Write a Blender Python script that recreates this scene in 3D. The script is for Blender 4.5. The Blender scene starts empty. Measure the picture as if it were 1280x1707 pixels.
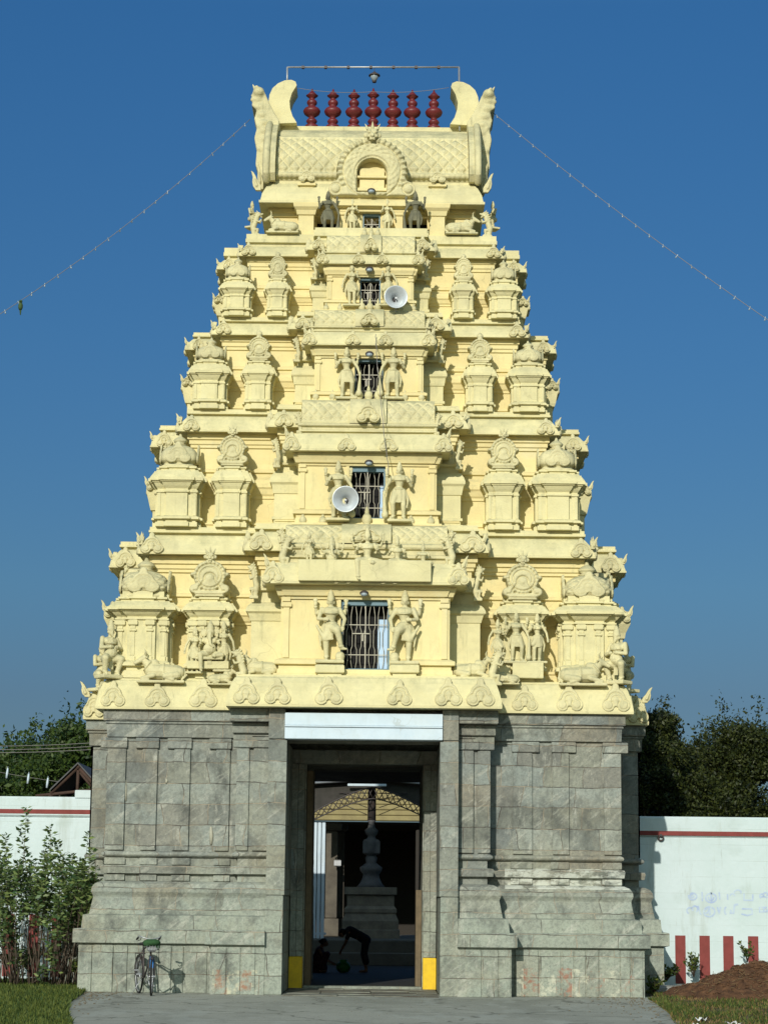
import bpy, bmesh, math, random
import numpy as np
from mathutils import Vector, Matrix, noise
random.seed(7); RNG=np.random.default_rng(7)
sc=bpy.context.scene; COL=sc.collection
R=math.radians
# ---------------- camera ----------------
F=3650.; CAM=Vector((0.46,-41.,1.7))
cd=bpy.data.cameras.new("camera"); cam=bpy.data.objects.new("camera",cd); COL.objects.link(cam)
cd.sensor_fit='VERTICAL'; cd.sensor_height=36; cd.lens=F/1707.*36; cd.clip_end=6000; cd.clip_start=.5
CM=Matrix.Rotation(R(.19),3,'Z')@Matrix.Rotation(R(90+10.05),3,'X')@Matrix.Rotation(R(.62),3,'Z')
cam.location=CAM; cam.rotation_euler=CM.to_euler(); sc.camera=cam
def P(x,y,Y):
    """photo pixel -> world point on the plane at depth Y"""
    d=CM@Vector(((x-640)/F,-(y-853.5)/F,-1)); return CAM+d*((Y-CAM.y)/d.y)
# ---------------- light ----------------
SD=Vector((.262,1,-.46)).normalized()           # direction the sunlight travels
elev=math.asin(-SD.z); az=math.atan2(-SD.x,-SD.y)   # azimuth of the sun from +Y, clockwise
w=bpy.data.worlds.new("World"); sc.world=w; w.use_nodes=True
nt=w.node_tree; bg=nt.nodes["Background"]
sk=nt.nodes.new("ShaderNodeTexSky"); sk.sky_type='NISHITA'; sk.sun_disc=False
sk.sun_elevation=elev; sk.sun_rotation=az; sk.air_density=1.0; sk.dust_density=.6; sk.ozone_density=3.0; sk.altitude=100
# deeper, slightly green-blue air: tint of the sky by height above the horizon
tcw=nt.nodes.new("ShaderNodeTexCoord"); sz=nt.nodes.new("ShaderNodeSeparateXYZ"); nt.links.new(tcw.outputs["Generated"],sz.inputs[0])
rw=nt.nodes.new("ShaderNodeValToRGB"); el=rw.color_ramp.elements; el[0].position=0; el[0].color=(.30,.38,.50,1); el[1].position=.09; el[1].color=(.34,.46,.60,1)
for p_,c_ in ((.14,(.38,.60,.74,1)),(.25,(.36,.70,.93,1)),(.39,(.34,.80,1.12,1)),(.55,(1.1,1.5,1.7,1)),(.8,(1.5,1.8,1.9,1))): q_=el.new(p_); q_.color=c_
nt.links.new(sz.outputs[2],rw.inputs[0]); mw=nt.nodes.new("ShaderNodeMix"); mw.data_type='RGBA'; mw.blend_type='MULTIPLY'; mw.inputs[0].default_value=1
nt.links.new(sk.outputs[0],mw.inputs[6]); nt.links.new(rw.outputs[0],mw.inputs[7]); # brighter haze on the sunward side, behind the camera
fr=nt.nodes.new("ShaderNodeMapRange"); fr.inputs[1].default_value=.15; fr.inputs[2].default_value=-.55; fr.inputs[3].default_value=0; fr.inputs[4].default_value=1; nt.links.new(sz.outputs[1],fr.inputs[0])
m4=nt.nodes.new("ShaderNodeMix"); m4.data_type='RGBA'; m4.inputs[6].default_value=(1,1,1,1); m4.inputs[7].default_value=(3.3,2.25,1.35,1); nt.links.new(fr.outputs[0],m4.inputs[0])
m3=nt.nodes.new("ShaderNodeVectorMath"); m3.operation='MULTIPLY'; nt.links.new(mw.outputs[2],m3.inputs[0]); nt.links.new(m4.outputs[2],m3.inputs[1]); nt.links.new(m3.outputs[0],bg.inputs[0]); bg.inputs[1].default_value=.0625
sl=bpy.data.lights.new("sun",'SUN'); sun=bpy.data.objects.new("sun",sl); COL.objects.link(sun)
sl.energy=3.45; sl.angle=R(.5); sl.color=(1,.955,.85); sun.rotation_euler=SD.to_track_quat('-Z','Y').to_euler(); sun.location=(-15,-50,40)
sc.view_settings.view_transform='Standard'; sc.view_settings.look='None'; sc.view_settings.exposure=.12; sc.view_settings.gamma=1
sc.render.engine='CYCLES'
# ---------------- materials ----------------
def mat(name,col,rough=.85,col2=None,scale=3,amt=.5,bump=.0,bscale=25,metal=0,spec=.3,extra=None,streak=0,streakcol=(.2,.19,.13),detail=6):
    m=bpy.data.materials.new(name); m.use_nodes=True; n=m.node_tree; b=n.nodes["Principled BSDF"]
    b.inputs["Roughness"].default_value=rough; b.inputs["Metallic"].default_value=metal
    b.inputs["Specular IOR Level"].default_value=spec
    tc=n.nodes.new("ShaderNodeTexCoord"); c=None
    geo=n.nodes.new("ShaderNodeNewGeometry"); pos=geo.outputs["Position"]
    if col2:
        no=n.nodes.new("ShaderNodeTexNoise"); no.inputs["Scale"].default_value=scale; no.inputs["Detail"].default_value=detail; no.inputs["Roughness"].default_value=.65
        n.links.new(pos,no.inputs["Vector"])
        rp=n.nodes.new("ShaderNodeValToRGB"); rp.color_ramp.elements[0].position=.5-.5*(1-amt)-.02; rp.color_ramp.elements[1].position=.5+.5*(1-amt)+.02
        rp.color_ramp.elements[0].position=.35; rp.color_ramp.elements[1].position=.68
        rp.color_ramp.elements[0].color=(*col,1); rp.color_ramp.elements[1].color=(*[col[i]*(1-amt)+col2[i]*amt for i in range(3)],1)
        n.links.new(no.outputs[0],rp.inputs[0]); c=rp.outputs[0]
    if streak:
        mp=n.nodes.new("ShaderNodeMapping"); mp.inputs["Scale"].default_value=(3.2,3.2,.35); n.links.new(pos,mp.inputs["Vector"])
        no2=n.nodes.new("ShaderNodeTexNoise"); no2.inputs["Scale"].default_value=1.6; no2.inputs["Detail"].default_value=7; no2.inputs["Roughness"].default_value=.7
        n.links.new(mp.outputs[0],no2.inputs["Vector"])
        r2=n.nodes.new("ShaderNodeValToRGB"); r2.color_ramp.elements[0].position=.5; r2.color_ramp.elements[1].position=.8
        r2.color_ramp.elements[0].color=(0,0,0,1); r2.color_ramp.elements[1].color=(streak,)*3+(1,)
        n.links.new(no2.outputs[0],r2.inputs[0])
        mx=n.nodes.new("ShaderNodeMix"); mx.data_type='RGBA'; n.links.new(r2.outputs[0],mx.inputs[0])
        if c: n.links.new(c,mx.inputs[6])
        else: mx.inputs[6].default_value=(*col,1)
        mx.inputs[7].default_value=(*streakcol,1); c=mx.outputs[2]
    if extra: c=extra(n,pos,c,b)
    if c: n.links.new(c,b.inputs["Base Color"])
    else: b.inputs["Base Color"].default_value=(*col,1)
    if bump:
        nb=n.nodes.new("ShaderNodeTexNoise"); nb.inputs["Scale"].default_value=bscale; nb.inputs["Detail"].default_value=5
        n.links.new(pos,nb.inputs["Vector"]); bp=n.nodes.new("ShaderNodeBump"); bp.inputs["Strength"].default_value=.6; bp.inputs["Distance"].default_value=bump
        n.links.new(nb.outputs[0],bp.inputs["Height"])
        old=b.inputs["Normal"].links
        if old: n.links.new(old[0].from_socket,bp.inputs["Normal"])
        n.links.new(bp.outputs[0],b.inputs["Normal"])
    return m
def math_(n,op,a,b=None,clamp=False):
    q=n.nodes.new("ShaderNodeMath"); q.operation=op; q.use_clamp=clamp
    for i,v in enumerate((a,b)):
        if v is None: continue
        if isinstance(v,(int,float)): q.inputs[i].default_value=v
        else: n.links.new(v,q.inputs[i])
    return q.outputs[0]
def mixc(n,f,a,b):
    mx=n.nodes.new("ShaderNodeMix"); mx.data_type='RGBA'
    if isinstance(f,(int,float)): mx.inputs[0].default_value=f
    else: n.links.new(f,mx.inputs[0])
    for s,v in ((6,a),(7,b)):
        if isinstance(v,tuple): mx.inputs[s].default_value=(*v[:3],1)
        else: n.links.new(v,mx.inputs[s])
    return mx.outputs[2]
def rampf(n,src,p0,p1):
    mr=n.nodes.new("ShaderNodeMapRange"); mr.clamp=True; mr.inputs[1].default_value=p0; mr.inputs[2].default_value=p1
    n.links.new(src,mr.inputs[0]); return mr.outputs[0]
def noisef(n,pos,scale,detail=4,vec=(1,1,1),rough=.6):
    mp=n.nodes.new("ShaderNodeMapping"); mp.inputs["Scale"].default_value=vec; n.links.new(pos,mp.inputs[0])
    no=n.nodes.new("ShaderNodeTexNoise"); no.inputs["Scale"].default_value=scale; no.inputs["Detail"].default_value=detail; no.inputs["Roughness"].default_value=rough
    n.links.new(mp.outputs[0],no.inputs["Vector"]); return no.outputs[0]
def stone_extra(n,pos,c,b):
    sp=n.nodes.new("ShaderNodeSeparateXYZ"); n.links.new(pos,sp.inputs[0])
    u=math_(n,'ADD',sp.outputs[0],sp.outputs[1]); 
    wob=noisef(n,pos,1.3,3)
    zz=math_(n,'ADD',sp.outputs[2],math_(n,'MULTIPLY',wob,.10))
    uu=math_(n,'ADD',u,math_(n,'MULTIPLY',noisef(n,pos,.9,2),.5))
    cb=n.nodes.new("ShaderNodeCombineXYZ"); n.links.new(uu,cb.inputs[0]); n.links.new(zz,cb.inputs[1])
    br=n.nodes.new("ShaderNodeTexBrick"); br.offset=.37; br.squash=1.35; br.squash_frequency=3; br.inputs["Scale"].default_value=1
    br.inputs["Brick Width"].default_value=.78; br.inputs["Row Height"].default_value=.385; br.inputs["Mortar Size"].default_value=.007; br.inputs["Mortar Smooth"].default_value=.2
    br.inputs["Color1"].default_value=(0,0,0,1); br.inputs["Color2"].default_value=(1,1,1,1); br.inputs["Mortar"].default_value=(.5,.5,.5,1)
    n.links.new(cb.outputs[0],br.inputs["Vector"])
    tone=br.outputs["Color"]; fac=br.outputs["Fac"]
    tr=n.nodes.new("ShaderNodeValToRGB"); te=tr.color_ramp.elements; te[0].color=(.10,.125,.13,1); te[1].color=(.36,.38,.32,1); te[0].position=.0; te[1].position=1
    for p_,c_ in ((.25,(.24,.24,.18,1)),(.45,(.13,.155,.16,1)),(.62,(.25,.205,.14,1)),(.8,(.21,.25,.24,1))): q_=te.new(p_); q_.color=c_
    n.links.new(tone,tr.inputs[0]); c=mixc(n,.62,c,tr.outputs[0])
    c=mixc(n,math_(n,'MULTIPLY',rampf(n,math_(n,'SUBTRACT',math_(n,'MULTIPLY',noisef(n,pos,1.2,3),1.2),math_(n,'MULTIPLY',sp.outputs[2],1)),-1.9,-.6),.62),c,(.36,.405,.33))
    # ochre lichen / iron stain, dark weather patches, pale scratches
    c=mixc(n,math_(n,'MULTIPLY',rampf(n,noisef(n,pos,1.1,6),.52,.72),.45),c,(.21,.165,.095))
    c=mixc(n,math_(n,'MULTIPLY',rampf(n,noisef(n,pos,1.6,8,(1,1,.7),.75),.48,.66),.85),c,(.070,.076,.068))
    c=mixc(n,math_(n,'MULTIPLY',rampf(n,noisef(n,pos,.75,5,(1,1,1.4)),.52,.66),.55),c,(.33,.34,.27))
    dg=n.nodes.new('ShaderNodeMapping'); dg.inputs['Rotation'].default_value=(0,R(38),0); n.links.new(pos,dg.inputs[0])
    c=mixc(n,math_(n,'MULTIPLY',rampf(n,noisef(n,dg.outputs[0],2.6,7,(.35,1,2.2),.75),.55,.64),.55),c,(.46,.46,.39))
    c=mixc(n,math_(n,'MULTIPLY',rampf(n,noisef(n,dg.outputs[0],3.1,7,(.3,1,2.6),.75),.60,.70),.5),c,(.085,.09,.085))
    c=mixc(n,math_(n,'MULTIPLY',rampf(n,noisef(n,pos,5,6,(1,1,.25),.8),.57,.68),.6),c,(.50,.50,.43))
    c=mixc(n,math_(n,'MULTIPLY',rampf(n,noisef(n,pos,16,6,(1,1,1),.8),.45,.62),.45),c,(.10,.105,.10))
    jn=rampf(n,noisef(n,pos,2.2,3),.42,.6)
    c=mixc(n,math_(n,'MULTIPLY',fac,.8),c,mixc(n,jn,(.07,.06,.05),(.40,.34,.25)))
    # remains of red and white festival stripes at the right foot, lime wash higher up
    X=sp.outputs[0]; Z=sp.outputs[2]; Y=sp.outputs[1]
    def band(v,a,bb): return math_(n,'MULTIPLY',math_(n,'GREATER_THAN',v,a),math_(n,'LESS_THAN',v,bb))
    nz=noisef(n,pos,6,6,(1,1,1),.75)
    m1=math_(n,'MULTIPLY',band(X,2.78,4.95),math_(n,'LESS_THAN',Z,math_(n,'ADD',.33,math_(n,'MULTIPLY',noisef(n,pos,.9,2),.3))))
    m1=math_(n,'MULTIPLY',math_(n,'MULTIPLY',m1,math_(n,'LESS_THAN',Y,.2)),rampf(n,nz,.50,.60))
    st=math_(n,'GREATER_THAN',math_(n,'FRACT',math_(n,'MULTIPLY',X,1.7)),.5)
    c=mixc(n,math_(n,'MULTIPLY',m1,.72),c,mixc(n,st,(.33,.13,.08),(.55,.54,.42)))
    m3=math_(n,'MULTIPLY',band(X,-2.66,-1.85),math_(n,'MULTIPLY',math_(n,'LESS_THAN',Z,.44),rampf(n,nz,.46,.60)))
    c=mixc(n,math_(n,'MULTIPLY',math_(n,'MULTIPLY',m3,math_(n,'LESS_THAN',Y,.2)),.8),c,mixc(n,math_(n,'GREATER_THAN',math_(n,'FRACT',math_(n,'MULTIPLY',X,2.3)),.5),(.30,.14,.08),(.52,.50,.36)))
    m2=math_(n,'MULTIPLY',band(X,2.62,4.9),band(Z,1.93,2.30))
    m2=math_(n,'MULTIPLY',math_(n,'MULTIPLY',m2,math_(n,'LESS_THAN',Y,.2)),rampf(n,noisef(n,pos,3.5,6,(1,1,2),.7),.44,.54))
    c=mixc(n,math_(n,'MULTIPLY',m2,.8),c,(.55,.57,.50))
    bp=n.nodes.new("ShaderNodeBump"); bp.inputs["Strength"].default_value=.9; bp.inputs["Distance"].default_value=.035
    hh=math_(n,'SUBTRACT',math_(n,'MULTIPLY',noisef(n,pos,5,7,(1,1,1),.7),1.0),math_(n,'MULTIPLY',fac,.8))
    n.links.new(hh,bp.inputs["Height"]); n.links.new(bp.outputs[0],b.inputs["Normal"])
    return c
def plaster_extra(k):
    def f(n,pos,c,b):
        # grey-green weathering film: broad clouds plus fine speckle, and rain streaks
        c=mixc(n,math_(n,'MULTIPLY',rampf(n,noisef(n,pos,1.0,7,(1,1,1.6),.7),.46,.70),.62*k),c,(.42,.385,.23))
        c=mixc(n,math_(n,'MULTIPLY',rampf(n,noisef(n,pos,4.5,8,(1,1,.3),.75),.55,.72),.62*k),c,(.29,.29,.17))
        c=mixc(n,math_(n,'MULTIPLY',rampf(n,noisef(n,pos,14,6,(1,1,1),.75),.60,.72),.35*k),c,(.27,.25,.14))
        c=mixc(n,math_(n,'MULTIPLY',rampf(n,noisef(n,pos,.8,4),.66,.74),.18),c,(.74,.74,.60))
        g2=n.nodes.new("ShaderNodeNewGeometry"); s2=n.nodes.new("ShaderNodeSeparateXYZ"); n.links.new(g2.outputs["True Normal"],s2.inputs[0])
        up=math_(n,'MULTIPLY',rampf(n,s2.outputs[2],.10,.75),rampf(n,noisef(n,pos,3.0,7,(1,1,1),.75),.36,.60))
        c=mixc(n,math_(n,'MULTIPLY',up,.62*k),c,(.27,.275,.17))
        c=mixc(n,math_(n,'MULTIPLY',math_(n,'MULTIPLY',rampf(n,noisef(n,pos,7,6,(1,1,.16),.7),.57,.70),rampf(n,noisef(n,pos,.9,3),.42,.6)),.55*k),c,(.24,.235,.14))
        cr=n.nodes.new("ShaderNodeTexVoronoi"); cr.feature='DISTANCE_TO_EDGE'; cr.inputs["Scale"].default_value=1.15
        mp=n.nodes.new("ShaderNodeMapping"); mp.inputs["Scale"].default_value=(1,1,1); n.links.new(pos,mp.inputs[0])
        ad=n.nodes.new("ShaderNodeMix"); ad.data_type='RGBA'; ad.blend_type='ADD'; ad.inputs[0].default_value=.35
        nn=n.nodes.new("ShaderNodeTexNoise"); nn.inputs["Scale"].default_value=3; n.links.new(pos,nn.inputs["Vector"])
        n.links.new(mp.outputs[0],ad.inputs[6]); n.links.new(nn.outputs["Color"],ad.inputs[7]); n.links.new(ad.outputs[2],cr.inputs["Vector"])
        ck=math_(n,'MULTIPLY',math_(n,'LESS_THAN',cr.outputs["Distance"],.006),rampf(n,noisef(n,pos,.7,2),.52,.6))
        return mixc(n,math_(n,'MULTIPLY',ck,.22),c,(.25,.22,.12))
    return f
M={}
M['wall']=mat('cream_wall_plaster',(.745,.655,.345),.85,(.70,.575,.275),1.3,.8,.006,30,extra=plaster_extra(.5))
M['trim']=mat('cream_moulded_plaster',(.70,.64,.365),.85,(.63,.57,.31),2.5,.9,.008,24,extra=plaster_extra(.85))
M['relief']=mat('cream_sculpted_plaster',(.68,.62,.36),.88,(.55,.50,.285),4,.9,.012,30,extra=plaster_extra(1.1))
M['darkrelief']=mat('sooty_plaster',(.20,.19,.12),.9,(.10,.10,.07),6,.9,.012,30)
M['stone']=mat('granite',(.345,.36,.31),.85,(.20,.215,.195),.8,.9,.006,60,extra=stone_extra)
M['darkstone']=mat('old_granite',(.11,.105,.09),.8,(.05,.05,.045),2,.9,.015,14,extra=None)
M['white']=mat('white_paint',(.56,.66,.74),.6,(.48,.58,.66),3,.7,.003,20,extra=plaster_extra(.25))
M['yellow']=mat('yellow_paint',(.80,.53,.02),.6,(.55,.36,.02),7,.7,.004,30)
M['teal']=mat('blue_grey_paint',(.16,.25,.30),.6,(.10,.17,.20),6,.6)
M['pale_blue']=mat('pale_blue_paint',(.45,.60,.78),.6,(.36,.50,.68),6,.6)
M['grille']=mat('grille_paint',(.50,.47,.38),.5,(.30,.27,.22),15,.7)
M['black']=mat('painted_darkness',(.012,.012,.012),.9)  # near black, stands for the shade inside rooms and niches
M['maroon']=mat('maroon_gloss_paint',(.155,.018,.020),.45,(.09,.012,.014),5,.8,.003,25,spec=.5)
M['metal']=mat('galvanised_pipe',(.42,.44,.46),.45,(.28,.27,.25),8,.6,metal=.5)
M['horn']=mat('horn_metal',(.62,.66,.68),.38,(.45,.47,.48),5,.6,metal=.35)
M['darkmetal']=mat('dark_metal',(.045,.045,.05),.5,(.10,.06,.04),12,.5)
M['wire']=mat('grey_wire',(.20,.19,.18),.7)
M['glass']=mat('lamp_glass',(.30,.36,.40),.15,spec=.6)
MW=None
# ---------------- mesh builder ----------------
class MB:
    def __init__(s): s.v=[]; s.f=[]; s.m=[]; s.s=[]
    def add(s,v,f,m=0,sm=False):
        k=len(s.v); s.v+= [tuple(p) for p in v]; s.f+=[tuple(i+k for i in q) for q in f]; s.m+=[m]*len(f); s.s+=[sm]*len(f); return s
    def box(s,x0,x1,y0,y1,z0,z1,m=0):
        v=[(x,y,z) for z in (z0,z1) for x,y in ((x0,y0),(x1,y0),(x1,y1),(x0,y1))]
        return s.add(v,[(3,2,1,0),(4,5,6,7),(0,1,5,4),(1,2,6,5),(2,3,7,6),(3,0,4,7)],m)
    def bevbox(s,x0,x1,y0,y1,z0,z1,b=.01,m=0):
        return s.sweep([(x0,y0),(x1,y0),(x1,y1),(x0,y1)],[(-b,z0),(0,z0+b),(0,z1-b),(-b,z1)],m)
    def sweep(s,plan,prof,m=0,fixed=(),caps=(1,1)):
        n=len(plan); offs=[]
        for i in range(n):
            p0,p1,p2=plan[i-1],plan[i],plan[(i+1)%n]
            def nor(a,b):
                d=(b[0]-a[0],b[1]-a[1]); l=math.hypot(*d); return (d[1]/l,-d[0]/l)
            n0,n1=nor(p0,p1),nor(p1,p2); w0=0 if (i-1)%n in fixed else 1; w1=0 if i in fixed else 1
            dt=n0[0]*n1[0]+n0[1]*n1[1]
            if dt>.99: o=(n0[0]*w0,n0[1]*w0)
            elif abs(dt)<.05: o=(n0[0]*w0+n1[0]*w1,n0[1]*w0+n1[1]*w1)
            else:
                k=1/(1+dt); o=((n0[0]+n1[0])*k,(n0[1]+n1[1])*k)
            offs.append(o)
        v=[]; f=[]
        for o,z in prof:
            for p,q in zip(plan,offs): v.append((p[0]+q[0]*o,p[1]+q[1]*o,z))
        for j in range(len(prof)-1):
            for i in range(n):
                a=j*n+i; b=j*n+(i+1)%n; f.append((a,b,b+n,a+n))
        if caps[0]: f.append(tuple(reversed(range(n))))
        if caps[1]: k=(len(prof)-1)*n; f.append(tuple(range(k,k+n)))
        return s.add(v,f,m)
    def lathe(s,prof,c=(0,0,0),n=20,m=0,sq=0,ax='z'):
        """sq>0 squares the section"""
        v=[];f=[]
        for r,z in prof:
            for i in range(n):
                t=2*math.pi*(i+.5)/n; cx,sy=math.cos(t),math.sin(t)
                if sq: k=(abs(cx)**sq+abs(sy)**sq)**(-1/sq); cx*=k; sy*=k
                p=(r*cx,r*sy,z)
                if ax=='y': p=(p[0],p[2],p[1])
                v.append((p[0]+c[0],p[1]+c[1],p[2]+c[2]))
        for j in range(len(prof)-1):
            for i in range(n):
                a=j*n+i;b=j*n+(i+1)%n; q=(a,b,b+n,a+n); f.append(q if ax=='z' else q[::-1])
        q=tuple(range(n)); k=(len(prof)-1)*n; q2=tuple(range(k,k+n))
        f+= [q[::-1],q2] if ax=='z' else [q,q2[::-1]]
        return s.add(v,f,m,True)
    def tube(s,pts,r,n=6,m=0):
        pts=[Vector(p) for p in pts]; v=[];f=[]
        if not hasattr(r,'__len__'): r=[r]*len(pts)
        up=Vector((0,0,1))
        for i,p in enumerate(pts):
            d=(pts[min(i+1,len(pts)-1)]-pts[max(i-1,0)]).normalized()
            a=d.cross(up if abs(d.z)<.93 else Vector((1,0,0))).normalized(); b=d.cross(a)
            for k in range(n):
                t=2*math.pi*k/n; v.append(p+(a*math.cos(t)+b*math.sin(t))*r[i])
        for j in range(len(pts)-1):
            for k in range(n):
                a=j*n+k;b=j*n+(k+1)%n; f.append((a,a+n,b+n,b))
        f.append(tuple(range(n))); q=(len(pts)-1)*n; f.append(tuple(reversed(range(q,q+n))))
        return s.add(v,f,m,True)
    def cap(s,a,b,r0,r1,n=10,m=0):
        a=Vector(a);b=Vector(b); d=(b-a); L=d.length
        if L<1e-6: d=Vector((0,0,1)); L=1e-6
        d=d/L; pts=[];rs=[]
        for t in (-1,-.8,-.5,0): pts.append(a+d*(t*r0)); rs.append(max(r0*math.sqrt(1-t*t),.0008))
        for t in (0,.5,.8,1): pts.append(b+d*(t*r1)); rs.append(max(r1*math.sqrt(1-t*t),.0008))
        x=d.cross(Vector((0,0,1)) if abs(d.z)<.93 else Vector((1,0,0))).normalized(); y=d.cross(x); v=[];f=[]
        for p,r in zip(pts,rs):
            for k in range(n): t=2*math.pi*k/n; v.append(p+(x*math.cos(t)+y*math.sin(t))*r)
        for j in range(7):
            for k in range(n): q=j*n+k;e=j*n+(k+1)%n; f.append((q,q+n,e+n,e))
        f.append(tuple(range(n))); f.append(tuple(reversed(range(7*n,8*n))))
        return s.add(v,f,m,True)
    def ell(s,c,r,n=12,m=0,rot=None):
        v=[];f=[]; c=Vector(c); h=n//2
        for j in range(1,h):
            t=math.pi*j/h
            for k in range(n):
                u=2*math.pi*k/n; p=Vector((r[0]*math.sin(t)*math.cos(u),r[1]*math.sin(t)*math.sin(u),-r[2]*math.cos(t)))
                if rot: p=rot@p
                v.append(c+p)
        for j in range(h-2):
            for k in range(n): a=j*n+k;b=j*n+(k+1)%n; f.append((a,b,b+n,a+n))
        f.append(tuple(reversed(range(n)))); q=(h-2)*n; f.append(tuple(range(q,q+n)))
        return s.add(v,f,m,True)
    def torus(s,c,R_,r,n=20,k=6,m=0,rot=None):
        v=[];f=[];c=Vector(c)
        for i in range(n):
            for j in range(k):
                a=2*math.pi*i/n;b=2*math.pi*j/k; p=Vector(((R_+r*math.cos(b))*math.cos(a),(R_+r*math.cos(b))*math.sin(a),r*math.sin(b)))
                if rot: p=rot@p
                v.append(c+p)
        for i in range(n):
            for j in range(k):
                a=i*k+j;b=i*k+(j+1)%k;e=((i+1)%n)*k; f.append((a,e+j,e+(j+1)%k,b))
        return s.add(v,f,m,True)
    def prism(s,out,y0,y1,m=0,bev=0):
        """outline in x,z extruded along y"""
        n=len(out); ar=sum(out[i-1][0]*out[i][1]-out[i][0]*out[i-1][1] for i in range(n))
        if ar<0: out=out[::-1]
        v=[(x,y0,z) for x,z in out]+[(x,y1,z) for x,z in out]
        f=[tuple(range(n)),tuple(reversed(range(n,2*n)))]+[(i,i+n,(i+1)%n+n,(i+1)%n) for i in range(n)]
        return s.add(v,f,m)
    def grid(s,fn,nu,nv,m=0,closed=False):
        v=[fn(i/nu,j/nv) for j in range(nv+1) for i in range(nu+1)]
        f=[(j*(nu+1)+i,j*(nu+1)+i+1,(j+1)*(nu+1)+i+1,(j+1)*(nu+1)+i) for j in range(nv) for i in range(nu)]
        return s.add(v,f,m,True)
    def mesh(s,name,mats):
        me=bpy.data.meshes.new(name); me.from_pydata(s.v,[],s.f)
        for q in (mats if isinstance(mats,(list,tuple)) else [mats]): me.materials.append(q)
        me.polygons.foreach_set('material_index',s.m); me.polygons.foreach_set('use_smooth',s.s); me.update(); return me
def tag(o,label=None,cat=None,group=None,kind=None):
    if label: o['label']=label
    if cat: o['category']=cat
    if group: o['group']=group
    if kind: o['kind']=kind
    return o
def link(name,me,parent=None,loc=(0,0,0),rz=0,sc_=1,rx=0,ry=0):
    """loc is in world metres for a part of an unrotated thing, local for sub-parts"""
    o=bpy.data.objects.new(name,me); COL.objects.link(o)
    if parent: o.parent=parent
    o.location=loc; o.rotation_euler=(rx,ry,rz); o.scale=(sc_,)*3 if not hasattr(sc_,'__len__') else sc_
    return o
def empty(name,loc,label,cat,group=None,rz=0):
    o=bpy.data.objects.new(name,None); COL.objects.link(o); o.location=loc; o.rotation_euler=(0,0,rz); return tag(o,label,cat,group)
def dupe(root,loc,rz=None,label=None,sc_=None,parent=None):
    c=root.copy(); COL.objects.link(c); c.location=loc
    if rz is not None: c.rotation_euler=(0,0,rz)
    if sc_ is not None: c.scale=(sc_,)*3 if not hasattr(sc_,'__len__') else sc_
    if label: c['label']=label
    if parent: c.parent=parent
    for ch in list(root.children):
        d=ch.copy(); COL.objects.link(d); d.parent=c
        for g in list(ch.children):
            e=g.copy(); COL.objects.link(e); e.parent=d
    return c
def remesh(mb,name,m,vox,smooth=1):
    me=mb.mesh(name,m); o=bpy.data.objects.new('tmp',me); COL.objects.link(o)
    r=o.modifiers.new('r','REMESH'); r.mode='VOXEL'; r.voxel_size=vox; r.use_smooth_shade=True
    if smooth: q=o.modifiers.new('s','SMOOTH'); q.factor=.5; q.iterations=smooth
    dg=bpy.context.evaluated_depsgraph_get(); dg.update()
    n=bpy.data.meshes.new_from_object(o.evaluated_get(dg)); n.name=name
    n.materials.clear(); n.materials.append(m)
    bpy.data.objects.remove(o); bpy.data.meshes.remove(me)
    return n
M['mortar']=mat('lime_mortar',(.42,.41,.33),.9,(.30,.29,.22),20,.8,.004,30)
# ---------------- reliefs from signed distances ----------------
def relief(fn,x0,x1,z0,z1,n,depth,edge=.05,sink=.03,double=False):
    """fn(x,z)->(sdf,detail) arrays; a carved slab standing out towards -Y"""
    nx=n; nz=max(4,int(n*(z1-z0)/(x1-x0)))
    X,Z=np.meshgrid(np.linspace(x0,x1,nx),np.linspace(z0,z1,nz)); e=1e-3
    d,_=fn(X,Z); gx=(fn(X+e,Z)[0]-fn(X-e,Z)[0])/(2*e); gz=(fn(X,Z+e)[0]-fn(X,Z-e)[0])/(2*e); gl=np.maximum(np.hypot(gx,gz),.3)
    cell=(x1-x0)/nx; near=(d>0)&(d<1.6*cell)
    Xs=np.where(near,X-gx/gl**2*d,X); Zs=np.where(near,Z-gz/gl**2*d,Z)
    d2,h=fn(Xs,Zs); t=np.clip(-d2/edge,0,1); prof=np.sqrt(np.clip(t*(2-t),0,1)); y=-(depth*(.45+.55*prof)*np.clip(t*6,0,1)+depth*.35*h*prof)
    y=np.where(near,0,y); ok=(d<=0)|near; v=[];idx={}
    mb=MB(); f=[]
    for j in range(nz-1):
        for i in range(nx-1):
            q=[(j,i),(j,i+1),(j+1,i+1),(j+1,i)]
            if all(ok[a] for a in q) and any(d[a]<=0 for a in q):
                r=[]
                for a in q:
                    if a not in idx: idx[a]=len(v); v.append((Xs[a],float(y[a]),Zs[a]))
                    r.append(idx[a])
                f.append(tuple(r))
    rim=[k for k in idx if near[k]]
    mb.add(v,f,0,True)
    if double:
        mb.add([(p[0],sink*2-p[1],p[2]) for p in v],[q[::-1] for q in f],0,True)
    # side wall along boundary edges
    from collections import Counter
    ec=Counter(); 
    for q in f:
        for k in range(4):
            a,b=q[k],q[(k+1)%4]; ec[(a,b)]+=1
    bd=[(a,b) for (a,b) in ec if (b,a) not in ec]
    vv=[];ff=[]
    for a,b in bd:
        k=len(vv); vv+=[v[a],v[b],(v[b][0],sink*(2 if double else 1),v[b][2]),(v[a][0],sink*(2 if double else 1),v[a][2])]; ff.append((k+1,k,k+3,k+2))
    mb.add(vv,ff); return mb
C_=lambda x,z,cx,cz,r: np.hypot(x-cx,z-cz)-r
B_=lambda x,z,cx,cz,hx,hz: np.maximum(abs(x-cx)-hx,abs(z-cz)-hz)
def smin(a,b,k=.05): h=np.clip(.5+.5*(b-a)/k,0,1); return b*(1-h)+a*h-k*h*(1-h)
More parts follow.
